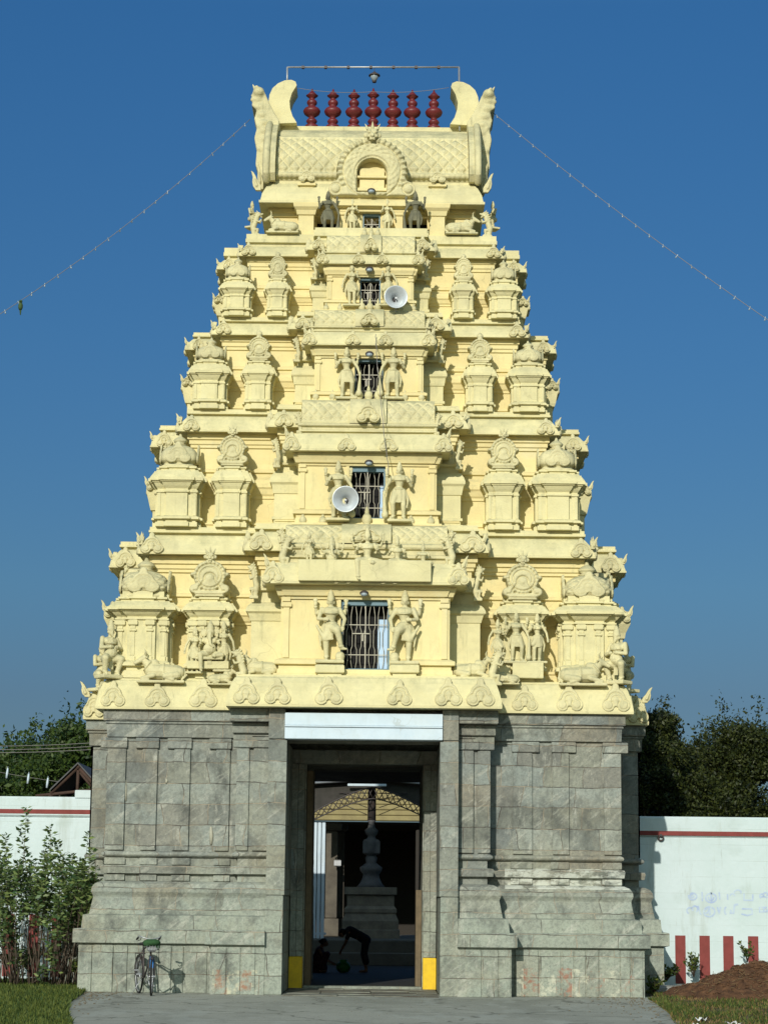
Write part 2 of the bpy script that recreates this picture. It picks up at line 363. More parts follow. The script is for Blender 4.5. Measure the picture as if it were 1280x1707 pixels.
G_=lambda r,c,w: np.exp(-((r-c)/w)**2)
def kudu(x,z):   # width 1, height 1.15: two volutes, an arch and a bud
    ax=abs(x); d=smin(C_(ax,z,.26,.24,.235),C_(x,z,0,.50,.33),.16); d=smin(d,C_(x,z,0,.93,.105),.16)
    d=smin(d,B_(x,z,0,.78,.07,.12),.10); d=np.maximum(d,-C_(x,z,0,.10,.075))
    r1=np.hypot(ax-.26,z-.24); r2=np.hypot(x,z-.42)
    h=-1.3*G_(r1,.17,.026)*((z<.36)|(ax>.26))+.4*G_(r1,0,.07)-1.2*G_(r2,.25,.028)*(z>.42)-1.0*G_(r2,.13,.024)*(z>.34)+.5*G_(r2,0,.07)
    return d,h
def nasi(x,z):   # big horseshoe gable head, width 1, height 1.05
    ax=abs(x); d=smin(C_(x,z,0,.58,.40),C_(ax,z,.36,.22,.13),.07); d=smin(d,B_(x,z,0,.10,.36,.10),.05)
    d=smin(d,C_(x,z,0,1.0,.09),.05); d=smin(d,C_(ax,z,.42,.60,.06),.03)
    r=np.hypot(x,z-.56); r1=np.hypot(ax-.15,z-.36); th=np.arctan2(x,z-.56)
    h=-1.0*G_(r,.31,.018)-.8*G_(r,.23,.016)*(z>.45)+.35*np.cos(th*22)*G_(r,.36,.04)-1.0*G_(np.hypot(x,z-.50),.13,.02)*(z>.46)+.5*G_(np.hypot(x,z-.48),0,.06)-.9*G_(ax-(.13+.55*np.clip(.46-z,0,1)),0,.02)*(z<.46)*(z>.2)-.9*G_(z,.17,.014)*(ax<.38)-.8*G_(z,.07,.012)*(ax<.38)
    return d,h
def lattice(u,v,k=1.0):
    a=(u+v)%1.0; b=(u-v)%1.0; a=np.minimum(a,1-a); b=np.minimum(b,1-b); m=np.minimum(a,b)
    c=np.hypot((u+v)%1.0-.5,(u-v)%1.0-.5)
    return -np.exp(-(m/.11)**2)+.35*np.exp(-(c/.13)**2)
KUDU=relief(kudu,-.55,.55,-.02,1.12,46,.11).mesh('gable_ornament',M['relief'])
NASI=relief(nasi,-.58,.58,-.02,1.14,64,.13,.06,.10,True).mesh('shrine_head',M['relief'])
# ---------------- sculpted figures (height 1, facing -Y) ----------------
def torso(S,hip,ch,neck,w=1.0,female=False):
    hip,ch,neck=map(Vector,(hip,ch,neck)); S.cap(hip+Vector((-.035*w,0,0)),hip+Vector((.035*w,0,0)),.075*w,.075*w)
    mid=(hip*.55+ch*.45); S.cap(hip,mid,.075*w,.058*w); S.cap(mid,ch,.058*w,.085*w)
    S.cap(ch+Vector((-.05*w,0,.02)),ch+Vector((.05*w,0,.02)),.068*w,.068*w)
    S.cap(ch,neck+Vector((0,0,.03)),.04,.034)
    if female:
        for k in (-1,1): S.ell(ch+Vector((k*.045,-.065,.0)),(.035,.035,.035))
    S.torus(neck+Vector((0,-.01,-.02)),.055*w,.012,rot=Matrix.Rotation(.3,3,'X')); S.torus(ch+Vector((0,-.005,-.005)),.085*w,.012,rot=Matrix.Rotation(.15,3,'X'))
    S.torus(hip+Vector((0,0,.04)),.083*w,.016)
def head(S,c,crown=.16,r=.048,beard=False):
    c=Vector(c); S.ell(c,(r*.95,r*1.05,r*1.25)); S.ell(c+Vector((0,-r*1.05,-.002)),(.009,.014,.014))
    for k in (-1,1):
        S.ell(c+Vector((k*r*1.05,0,-.012)),(.014,.012,.026)); S.ell(c+Vector((k*.02,-r*.95,.012)),(.012,.008,.008))
    S.ell(c+Vector((0,-r*.95,-.028)),(.016,.008,.006))
    if beard: S.cap(c+Vector((0,-.035,-.03)),c+Vector((0,-.06,-.10)),.035,.008)
    if crown:
        S.lathe([(r*1.12,.0),(r*1.25,.02),(r*1.05,.03),(r*1.12,.05),(r*.9,crown*.4),(r*.98,crown*.45),(r*.65,crown*.7),(r*.72,crown*.74),(r*.3,crown*.92),(.012,crown)],c+Vector((0,0,r*.35)),12)
def limb(S,pts,rs,band=True):
    for i in range(len(pts)-1): S.cap(pts[i],pts[i+1],rs[i],rs[i+1])
    if band and len(pts)>2:
        d=(Vector(pts[-1])-Vector(pts[-2])).normalized(); S.torus(Vector(pts[-1])-d*.02,rs[-1]+.006,.009,12,5,rot=Vector((0,0,1)).rotation_difference(d).to_matrix())
def hand(S,p,r=.022):
    p=Vector(p); S.ell(p,(r*1.1,r*.7,r*1.2))
    for k in range(4): S.cap(p+Vector((-.015+.010*k,-.005,.01)),p+Vector((-.018+.012*k,-.012,.045)),.006,.004,6)
    S.cap(p+Vector((.018,0,0)),p+Vector((.034,-.005,.018)),.006,.005,6)
def foot(S,p,dx=0): p=Vector(p); S.cap(p,p+Vector((dx,-.07,-.015)),.027,.018)
def skirt(S,hip,knees,r=.07):
    hip=Vector(hip)
    for k in knees: S.cap(hip,Vector(k),.085,r)
    for i in range(5):  # pleats hanging in front
        x=-.03+.015*i; S.cap(hip+Vector((x,-.08,0)),hip+Vector((x*1.4,-.075,-.20)),.010,.008,6)
def guardian(kind=0):
    S=MB(); S.bevbox(-.2,.2,-.10,.10,-.03,.02)
    if kind==0:     # weight on one leg, other knee bent outward, club
        hip,ch,nk=(.01,0,.50),(-.01,-.01,.70),(0,-.01,.775)
        limb(S,[(-.055,0,.50),(-.07,-.03,.27),(-.075,0,.05)],[.062,.045,.030]); limb(S,[(.06,0,.50),(.11,-.07,.29),(.10,0,.06)],[.062,.045,.030])
        foot(S,(-.075,0,.04),-.02); foot(S,(.10,0,.05),.05)
        limb(S,[(-.12,0,.74),(-.20,-.01,.60),(-.14,-.09,.68)],[.038,.030,.020]); hand(S,(-.13,-.10,.71))
        limb(S,[(.12,0,.74),(.21,0,.60),(.25,-.05,.47)],[.038,.030,.020]); hand(S,(.25,-.06,.45))
        S.cap((.26,-.06,.44),(.24,-.05,.10),.018,.045); S.ell((.24,-.05,.09),(.06,.06,.07))
    elif kind==1:   # dancing stance: one leg lifted across, four arms out
        hip,ch,nk=(.0,0,.50),(.01,-.01,.69),(0,-.01,.77)
        limb(S,[(-.05,0,.50),(-.06,-.02,.27),(-.05,0,.05)],[.065,.046,.030]); limb(S,[(.05,0,.50),(.10,-.13,.42),(.16,-.08,.19),],[.068,.05,.030]); S.cap((.16,-.08,.18),(.23,-.11,.17),.027,.015)
        foot(S,(-.05,0,.04)); limb(S,[(-.12,0,.74),(-.17,-.04,.60),(-.06,-.12,.58)],[.038,.030,.020]); hand(S,(-.04,-.12,.58))
        limb(S,[(.12,0,.74),(.20,-.02,.60),(.17,-.09,.45)],[.038,.03,.02]); hand(S,(.165,-.1,.43)); S.cap((-.09,-.05,.33),(-.19,-.04,.50),.028,.02)
        S.ell((.14,-.02,.07),(.07,.06,.08))
    else:           # slender attendant, one arm hanging, the other holding a lotus
        hip,ch,nk=(-.015,0,.50),(.01,-.01,.69),(0,-.01,.77)
        limb(S,[(-.05,0,.50),(-.055,-.02,.27),(-.045,0,.05)],[.062,.044,.028]); limb(S,[(.045,0,.50),(.06,-.04,.27),(.055,0,.05)],[.062,.044,.028])
        foot(S,(-.045,0,.04)); foot(S,(.055,0,.04),.02)
        limb(S,[(-.11,0,.74),(-.19,.0,.60),(-.22,-.03,.44)],[.032,.025,.018]); hand(S,(-.22,-.03,.42))
        limb(S,[(.11,0,.74),(.18,-.01,.61),(.13,-.10,.67)],[.032,.025,.018]); hand(S,(.12,-.11,.70)); S.ell((.12,-.11,.76),(.028,.028,.035))
    if kind<2:
        for k in (-1,1):
            limb(S,[(k*.11,.03,.74),(k*.20,.03,.68),(k*.215,-.01,.79)],[.032,.026,.018]); hand(S,(k*.215,-.02,.81),.025); S.ell((k*.215,-.01,.865),(.036,.02,.036))
    torso(S,hip,ch,nk,1.0 if kind<2 else .88,kind==2); head(S,(0,-.015,.845))
    if kind==1: skirt(S,hip,[(-.06,-.02,.33),(.09,-.10,.44)],.07)
    else: skirt(S,hip,[(-.065,-.02,.35),(.085,-.05,.36)],.052)
    for k in (-1,1): limb(S,[(k*.10,.0,.50),(k*.15,.01,.36),(k*.13,.0,.22)],[.025,.022,.012],False)
    return S
def seated(kind=0):    # sits on z=0; one leg hangs to -.3
    S=MB(); S.bevbox(-.26,.26,-.14,.12,-.03,.02)
    torso(S,(0,0,.09),(0,-.01,.32),(0,-.01,.41),1.15 if kind==1 else 1)
    limb(S,[(-.06,0,.07),(-.17,-.16,.07),(-.15,-.16,-.22)],[.07,.052,.034]); foot(S,(-.15,-.16,-.24),.02)
    limb(S,[(.06,0,.07),(.24,-.10,.06),(.08,-.17,.04)],[.07,.05,.034])
    for k in (-1,1):
        limb(S,[(k*.12,0,.38),(k*.20,-.02,.24),(k*.17,-.12,.30)],[.036,.03,.02]); hand(S,(k*.17,-.13,.33))
        if kind!=2: limb(S,[(k*.11,.03,.39),(k*.23,.03,.36),(k*.27,-.01,.47)],[.03,.025,.018]); hand(S,(k*.27,-.01,.50)); S.ell((k*.27,-.01,.56),(.03,.02,.03))
    if kind==1:       # elephant headed
        S.ell((0,-.07,.18),(.13,.11,.12)); S.ell((0,-.03,.50),(.085,.08,.09))
        for k in (-1,1): S.ell((k*.12,0,.50),(.07,.018,.085)); S.cap((k*.04,-.09,.45),(k*.06,-.13,.40),.014,.006)
        limb(S,[(0,-.10,.48),(0,-.15,.36),(.02,-.17,.26),(.07,-.17,.21)],[.042,.034,.028,.018],False)
        S.lathe([(.07,0),(.075,.03),(.05,.09),(.055,.10),(.02,.16),(.01,.18)],(0,-.02,.56),12)
    else: head(S,(0,-.02,.485),.2)
    skirt(S,(0,0,.09),[(-.15,-.14,.08),(.18,-.09,.07)],.055)
    return S
def sage():            # kneeling bearded figure on a bracket
    S=MB(); torso(S,(0,0,.32),(0,-.02,.58),(0,-.02,.68),1.15); head(S,(0,-.04,.77),.19,.058,True)
    for k in (-1,1):
        limb(S,[(k*.14,0,.65),(k*.20,-.06,.48),(k*.04,-.15,.50)],[.045,.036,.026]); limb(S,[(k*.07,0,.30),(k*.16,-.15,.30),(k*.12,-.08,.06)],[.085,.062,.04]); foot(S,(k*.12,-.08,.05))
    S.ell((0,-.06,.40),(.12,.11,.11)); S.bevbox(-.2,.2,-.16,.14,-.04,.03); skirt(S,(0,0,.32),[(-.14,-.12,.31),(.14,-.12,.31)],.07)
    return S
def bull():            # reclining, head to +X, length about 1
    S=MB(); S.cap((-.36,0,.19),(.12,0,.21),.155,.165); S.ell((.10,0,.37),(.10,.08,.09)); S.cap((.14,0,.26),(.30,-.01,.44),.12,.07)
    S.cap((.31,-.02,.46),(.45,-.05,.38),.07,.042); S.ell((.46,-.05,.37),(.045,.045,.04))
    for k in (-1,1):
        S.cap((.29,k*.05,.52),(.27,k*.09,.60),.022,.016); S.cap((.27,k*.09,.60),(.31,k*.08,.67),.016,.006); S.cap((.27,k*.06,.49),(.22,k*.13,.46),.022,.012)
        S.cap((.10,k*.13,.12),(.32,k*.14,.06),.055,.038); S.cap((.32,k*.14,.06),(.20,k*.15,.03),.036,.03); S.cap((-.36,k*.10,.13),(-.14,k*.16,.10),.09,.06); S.cap((-.14,k*.16,.08),(-.30,k*.18,.035),.04,.03)
        S.ell((.42,-.05+k*.04,.44),(.012,.012,.012))
    S.torus((.22,0,.32),.125,.018,rot=Matrix.Rotation(.9,3,'Y')); S.torus((-.10,0,.2),.168,.014,rot=Matrix.Rotation(R(90),3,'Y'))
    limb(S,[(-.50,0,.26),(-.53,-.02,.12),(-.46,-.06,.05)],[.02,.016,.022],False); S.bevbox(-.52,.42,-.19,.19,-.03,.025)
    return S
def yali():            # rearing lion bracket, faces +X, height 1
    S=MB(); limb(S,[(-.10,0,.05),(-.14,0,.30),(-.05,0,.55),(.0,0,.72)],[.10,.115,.10,.10],False)
    S.ell((.06,0,.82),(.12,.10,.11)); S.cap((.12,0,.83),(.22,0,.86),.06,.035); S.cap((.12,0,.77),(.19,0,.73),.04,.025)
    for k in (-1,1):
        S.ell((.12,k*.06,.88),(.022,.022,.022)); S.cap((.03,k*.07,.90),(-.02,k*.08,.99),.03,.008); limb(S,[(-.02,k*.07,.56),(.12,k*.08,.52),(.17,k*.08,.62)],[.045,.035,.026],False)
        limb(S,[(-.12,k*.05,.20),(.04,k*.07,.22),(.02,k*.07,.04),(.09,k*.07,.03)],[.07,.05,.035,.025],False)
    for i in range(7): t=i/6; S.ell((-.05-.09*math.sin(t*2.6),0,.90-.5*t),(.045,.09,.04))
    for i in range(5): t=i*1.25; S.ell((.06+.02,math.cos(t)*.10,.82+math.sin(t)*.11),(.03,.03,.03))
    S.bevbox(-.22,.14,-.10,.10,-.05,.03)
    return S
def mask():            # lion face with flame crest, faces -Y, about 1 high
    S=MB(); S.ell((0,0,.38),(.30,.20,.30)); S.cap((0,-.12,.40),(0,-.22,.28),.09,.10); S.ell((0,-.14,.14),(.14,.10,.07))
    for k in (-1,1):
        S.ell((k*.13,-.17,.46),(.085,.07,.08)); S.cap((k*.12,-.12,.56),(k*.28,-.05,.66),.05,.03); S.ell((k*.17,-.14,.26),(.09,.08,.07)); S.ell((k*.32,0,.36),(.09,.06,.13)); S.cap((k*.09,-.2,.18),(k*.09,-.2,.06),.025,.008)
        S.cap((k*.20,0,.62),(k*.34,0,.90),.08,.012)
    S.cap((0,0,.60),(0,0,1.02),.10,.012); S.ell((0,-.10,.68),(.07,.06,.08))
    return S
FIG={}
for k,(f,vx) in {'club':(lambda:guardian(0),.0095),'dance':(lambda:guardian(1),.0095),'maid':(lambda:guardian(2),.0095),'deity':(lambda:seated(0),.0095),'ganesha':(lambda:seated(1),.0095),'rider':(lambda:seated(2),.0095),
      'sage':(sage,.011),'bull':(bull,.012),'yali':(yali,.013),'mask':(mask,.02)}.items():
    FIG[k]=remesh(f(),k+'_mesh',M['relief'],vx)
FIG['dark']=FIG['club'].copy(); FIG['dark'].materials.clear(); FIG['dark'].materials.append(M['darkrelief'])
# ================= the gopuram =================
def append(a,b,T):
    k=len(a.v); a.v+=[tuple(T@Vector(p)) for p in b.v]; a.f+=[tuple(i+k for i in q) for q in b.f]; a.m+=b.m; a.s+=b.s
GC=Vector((0,3.6,0))
GO=empty('gopuram',GC,'tall tapering cream plaster temple gateway tower on a grey granite base','temple tower')
def part(name,mb,m,parent=GO,label=None):
    me=mb if isinstance(mb,bpy.types.Mesh) else mb.mesh(name,m)
    o=link(name,me,parent,-GC if parent is GO else (0,0,0)); tag(o,label); return o
def put(name,me,loc,s=1,rz=0,parent=GO,label=None,rx=0,ry=0):
    return tag(link(name,me,parent,Vector(loc)-GC,rz,s,rx,ry),label)
YC=3.6
def plan(hw,yF,mw,my,sw,sh):
    yB=2*YC-yF; yb=2*YC-my
    return [(-hw,yF),(-mw,yF),(-mw,my),(mw,my),(mw,yF),(hw,yF),(hw,YC-sh),(sw,YC-sh),(sw,YC+sh),(hw,YC+sh),(hw,yB),(mw,yB),(mw,yb),(-mw,yb),(-mw,yB),(-hw,yB),(-hw,YC+sh),(-sw,YC+sh),(-sw,YC-sh),(-hw,YC-sh)]
# ---- granite base: two halves either side of the passage ----
SP=[(.42,0),(.42,.86),(.52,.885),(.52,1.12),(.50,1.135),(.39,1.14),(.37,1.38),(.27,1.40),(.21,1.71),(.22,1.74),(.25,1.80),(.24,1.88),(.19,1.95),(.10,1.99),(0,2.0),(0,2.13),(.10,2.14),(.12,2.25),(.10,2.28),(0,2.29),(0,2.43),(.05,2.44),(.09,2.465),(.10,2.49),(.09,2.515),(.05,2.54),(0,2.55),(0,4.64),(.07,4.65),(.08,4.88),(.11,4.90),(.10,4.93),(.14,4.95),(.14,5.149)]
def half(s):
    p=[(1.73,-.46),(2.28,-.46),(2.28,0.02),(4.72,.02),(4.72,2.5),(5.38,2.5),(5.38,4.7),(4.72,4.7),(4.72,7.18),(1.14,7.18),(1.14,2.15),(1.73,2.15)]
    if s<0: p=[(-x,y) for x,y in p][::-1]; fx={(len(p)-2-i)%len(p) for i in (9,10,11)}
    else: fx={9,10,11}
    mb=MB().sweep(p,SP,0,fx)
    def b(x0,x1,y0,y1,z0,z1): mb.bevbox(min(s*x0,s*x1),max(s*x0,s*x1),y0,y1,z0,z1,.012)
    # door pier and wall pilasters with corbel heads, irregular foot strips
    b(1.42,1.735,-.86,2.2,.004,1.76); b(1.40,1.735,-.83,2.2,1.765,4.575); b(1.44,1.735,-.84,.1,4.585,5.146); b(1.738,2.42,-.60,.1,4.70,4.90); b(1.738,2.46,-.78,.1,4.903,5.146)
    b(1.735,2.02,-.53,-.40,2.56,4.43); b(1.735,2.12,-.56,-.40,4.44,4.635)
    b(2.10,2.33,-.50,-.40,2.56,4.43); b(2.05,2.40,-.53,-.40,4.44,4.695)
    for x,w in ((2.95,.36),(3.66,.30),(4.62,.32)) if s>0 else ((2.62,.26),(3.38,.30),(3.98,.28),(4.60,.34)):
        b(x-w/2,x+w/2,-.035,.1,2.56,4.43); b(x-w/2-.02,x+w/2+.13,-.05,.1,4.44,4.635)
        b(x-w/2-.04,x+w/2,-.03,.1,2.005,2.125); b(x-w/2-.04,x+w/2,-.03,.1,2.295,2.425)
    rr=random.Random(5 if s>0 else 9); x=1.9
    while x<2.6: w=rr.uniform(.18,.3); b(x,min(x+w,2.68),-.905,-.80,.003,.84); x+=w+.03
    x=2.80
    while x<5.05:
        w=rr.uniform(.16,.42); b(x,min(x+w,5.10),-.425-rr.uniform(0,.012),-.3,.003,rr.choice([.84,.845])); x+=w+rr.uniform(.015,.05)
    for k in (-1,1):
        for y in (2.75,3.6,4.45): mb.bevbox(*sorted((s*5.30,s*5.42)),y-.15,y+.15,2.56,4.43,.01); mb.bevbox(*sorted((s*5.30,s*5.44)),y-.2,y+.2,4.44,4.635,.01)
    for y in (.4,1.3,2.2): mb.bevbox(*sorted((s*4.6,s*4.76)),y-.15,y+.15,2.56,4.43,.01)
    return mb
for s in (-1,1): part('granite_base',half(s),M['stone'])
mb=MB(); mb.box(-1.73,1.73,-.40,7.0,4.9,5.12); mb.bevbox(-1.44,1.44,-.55,.4,4.585,5.10,.01)
part('passage_roof',mb,M['stone'])
mb=MB(); mb.bevbox(-1.44,1.44,-.90,-.56,4.585,4.80,.008); mb.bevbox(-1.44,1.44,-.93,-.56,4.803,4.83,.006); mb.bevbox(-1.44,1.44,-.90,-.56,4.833,5.06,.008)
part('door_lintel',mb,M['white'],label='white painted beam over the gateway')
# stone door frame set deep in the passage
mb=MB()
for s in (-1,1):
    mb.bevbox(*sorted((s*1.16,s*1.28)),1.80,2.14,.38 if 0 else .62,4.3,.01); mb.bevbox(*sorted((s*1.285,s*1.40)),1.76,2.14,.62,4.3,.01)
mb.bevbox(-1.40,1.40,1.78,2.14,4.303,4.57,.01)
mb.box(-1.14,1.14,2.3,7.0,4.45,4.895); part('door_frame',mb,M['stone'])
for s in (-1,1): mb=MB(); mb.bevbox(*sorted((s*1.155,s*1.405)),1.745,2.145,.02,.617,.01); part('painted_frame_foot',mb,M['yellow'],label='yellow painted foot of the stone door frame')
for s in (-1,1):   # low wooden door leaf folded against the side
    mb=MB(); mb.bevbox(*sorted((s*1.02,s*1.13)),2.4,3.3,.05,1.9 if s>0 else 4.2,.01); part('door_leaf',mb,mat('old_door_wood_%d'%(s+1),(.16,.12,.07),.7,(.09,.07,.04),6,.8,.004,30))
mb=MB(); mb.bevbox(-1.9,1.9,-.45,.3,5.12,5.149,.004); part('beam_bed',mb,M['stone']); mb=MB(); mb.bevbox(-1.13,1.13,1.80,2.12,.012,.07,.01); part('threshold',mb,M['stone'])
mb=MB(); mb.box(-4.5,4.5,7.21,13.5,4.57,4.9); mb.box(-4.5,4.5,7.21,7.6,4.9,5.1)
for x in (-3.4,3.4): mb.bevbox(x-.2,x+.2,12.6,13.0,0,4.567,.02)
mb.box(-4.7,-4.503,7.21,13.5,0,4.567); mb.box(4.503,4.7,7.21,13.5,0,4.567)  # side walls added out of view to keep light off the people
part('porch_with_shade_walls',mb,M['darkstone'])
rq=random.Random(2)
for px,y0,y1,w_ in ((372.5,1297,1327,.022),(370,1338,1372,.018),(367,1378,1413,.02),(210,1300,1335,.03),(352,1378,1408,.045),(862,1340,1362,.018),(880,1388,1412,.016),(277,1298,1306,.03)):
    a,b=P(px,y1,.012),P(px,y0,.012); g_=MB(); g_.tube([(a.x+rq.uniform(-.01,.01),.016,a.z),(a.x+rq.uniform(-.015,.015),.014,(a.z+b.z)/2),(b.x,.016,b.z)],[w_*.6,w_,w_*.5],5); part('mortar_repair',g_,M['mortar'])
BUD=MB().lathe([(.10,0),(.14,.05),(.09,.10),(.15,.18),(.19,.28),(.17,.38),(.10,.46),(.03,.52)],n=16).mesh('bud_finial',M['relief'])
# ---- tiers ----
def cornice(pl,zc,h,zt,over,parent=GO,name='cornice'):
    pr=[(-.3,zc-.01),(.10,zc-.01),(.10,zc+.012),(over*.93,zc+.012),(over*.95,zc),(over,zc+.004),(over,zc+.09*h),(over*.96,zc+.11*h),(over*.93,zc+.2*h),(over*.80,zc+.45*h),(over*.60,zc+.72*h),(over*.40,zc+.93*h),(over*.30,zc+h)]
    if zt>zc+h+.02: d=zt-zc-h; pr+=[(over*.12,zc+h+.01),(over*.12,zc+h+.25*d),(over*.42,zc+h+.32*d),(over*.42,zc+h+.6*d),(over*.36,zc+h+.62*d),(over*.36,zt)]
    return part(name,MB().sweep(pl,pr),M['trim'],parent)
T=[dict(hw=4.07,yF=.73,mw=2.0,my=.20,sw=4.85,sh=1.05,z0=5.76,zb=6.10,zk=6.86,zt=7.22,zd=7.42,za=7.86,zc=8.18,h=.40,z1=8.74,kf=.10,ck=(4.22,.94),pk=(2.96,.70)),
   dict(hw=3.45,yF=1.15,mw=1.66,my=.66,sw=4.15,sh=.90,z0=8.74,zb=8.95,zk=9.40,zt=9.84,zd=9.94,za=10.40,zc=10.68,h=.35,z1=11.17,kf=.55,ck=(3.67,.74),pk=(2.62,.56)),
   dict(hw=2.90,yF=1.60,mw=1.34,my=1.12,sw=3.55,sh=.75,z0=11.17,zb=11.37,zk=11.67,zt=12.06,zd=12.13,za=12.50,zc=12.76,h=.28,z1=13.17,kf=1.0,ck=(3.14,.58),pk=(2.18,.46)),
   dict(hw=2.46,yF=2.0,mw=1.05,my=1.52,sw=2.98,sh=.62,z0=13.17,zb=13.34,zk=13.56,zt=13.86,zd=13.92,za=14.28,zc=14.52,h=.25,z1=15.03,kf=1.4,ck=(2.67,.48),pk=(1.86,.36))]
PL0=plan(4.76,.03,2.27,-.84,5.33,1.08)
mb=MB().sweep(PL0,[(-.6,5.149),(.23,5.149),(.245,5.155),(.25,5.20),(.235,5.30),(.20,5.45),(.15,5.60),(.10,5.69),(.06,5.72),(.06,5.745),(-.02,5.75),(-.02,5.764)])
part('cornice',mb,M['trim'],label='lowest and deepest cream cornice resting on the granite base')
def vary(rr,a): return rr.uniform(-a,a)
rr=random.Random(3)
def add_kudu(x,y,z,s,rz=0,rx=.0): a=rr.uniform(.93,1.07); put('gable_ornament',KUDU,(x+rr.uniform(-.02,.02),y,z),(s[0]*a*rr.uniform(.95,1.05),s[1],s[2]*a),rz+rr.uniform(-.05,.05),rx=rx,ry=rr.uniform(-.05,.05))
def dome_mb(w,h,z,lat):
    mb=MB(); R0=w/2; pr=[(.98,0),(1.03,.04),(1.03,.10),(.90,.12),(.90,.2),(1.04,.24),(1.10,.33),(1.10,.48),(1.02,.66),(.86,.80),(.62,.90),(.36,.97),(.16,1.0)]
    zs=[p[1] for p in pr]; rs=[p[0] for p in pr]; nu,nv=(112,34) if lat else (72,24)
    def fn(u,v):
        t=2*math.pi*u; cx,sy=math.cos(t),math.sin(t); k=(abs(cx)**3.6+abs(sy)**3.6)**(-1/3.6)
        r=R0*float(np.interp(v,zs,rs))
        if v>.24 and v<.95: r+= (.024*float(lattice(u*16,v*4.5)) if lat else .0035*math.cos(u*2*math.pi*24))
        return (r*k*cx,r*k*sy,z+h*v)
    mb.grid(fn,nu,nv)
    f=w*.165; mb.lathe([(f*.9,z+h*.97),(f*1.25,z+h*1.02),(f*.7,z+h*1.06),(f*1.1,z+h*1.13),(f*1.25,z+h*1.20),(f*.8,z+h*1.3),(f*.35,z+h*1.36),(f*.15,z+h*1.48)],n=14)
    s=w*.74
    for q in range(4): append(mb,KMB,Matrix.Rotation(q*math.pi/2,4,'Z')@Matrix.Translation((0,-R0*1.06,z+h*.16))@Matrix.Diagonal((s,s*.5,h*.84,1)))
    return mb
KMB=relief(kudu,-.55,.55,-.02,1.12,30,.13)
def kuta_mb(w,d,t,pillars=False):
    a,b,c,c2=w/2,d/2,w*.28,d*.28; e=.05*w+.022; k=w/.75
    pl=[(-a,-b),(-c,-b),(-c,-b-e),(c,-b-e),(c,-b),(a,-b),(a,-c2),(a+e,-c2),(a+e,c2),(a,c2),(a,b),(c,b),(c,b+e),(-c,b+e),(-c,b),(-a,b),(-a,c2),(-a-e,c2),(-a-e,-c2),(-a,-c2)]
    z0,zb,zk,zt,zd=t['z0'],t['zb'],t['zk'],t['zt'],t['zd']; h=zt-zk; B=zb-z0
    pr=[(.03,z0),(.03,z0+B*.40),(.0,z0+B*.42),(.0,z0+B*.60),(.065,z0+B*.66),(.065,z0+B*.85),(.05,z0+B*.88),(.02,z0+B*.97),(0,zb),(0,zk),(.03,zk+.004),(.03,zk+.10*h),(.008,zk+.11*h),(.008,zk+.17*h),(.045,zk+.28*h),(.075,zk+.40*h),(.075,zk+.44*h),(.105,zk+.445*h),(.105,zk+.50*h),(.14,zk+.505*h),(.14,zk+.64*h),(.118,zk+.65*h),(.095,zk+.76*h),(.055,zk+.90*h),(.035,zk+.97*h),(.035,zt),(-.04,zt+.005),(-.04,zt+.04),(-.005,zt+.05),(-.005,zt+.085),(-.06,zt+.09),(-.06,zd)]
    mb=MB().sweep(pl,[(o*k,z) for o,z in pr])
    if pillars:   # little round-capped pilasters on each face
        for q in range(4):
            m=Matrix.Rotation(q*math.pi/2,4,'Z'); hw_,hd=(a,b) if q%2==0 else (b,a)
            for x in (-hw_*.86,-hw_*.34,hw_*.34,hw_*.86):
                y=-hd-(.03 if abs(x)>hw_*.5 else e+.03); s=MB(); s.bevbox(x-.055,x+.055,y,y+.1,zb-.02,zb+.08,.01); s.bevbox(x-.04,x+.04,y+.012,y+.1,zb+.08,zk-.22,.008)
                s.bevbox(x-.065,x+.065,y-.01,y+.1,zk-.22,zk-.17,.01); s.bevbox(x-.045,x+.045,y+.005,y+.1,zk-.17,zk-.11,.008); s.bevbox(x-.09,x+.09,y-.02,y+.1,zk-.11,zk+.0,.02); append(mb,s,m)
    else:         # shallow side strips framing the panel
        for q in (0,1,2,3):
            m=Matrix.Rotation(q*math.pi/2,4,'Z'); hw_,hd=(a,b) if q%2==0 else (b,a); s=MB()
            for x in (-hw_+.03*k,hw_-.03*k): s.box(x-.028*k,x+.028*k,-hd-.012,-hd+.02,zb+.003,zk-.003)
            append(mb,s,m)
    return mb
SHOP=[1,.93,.86,.82]
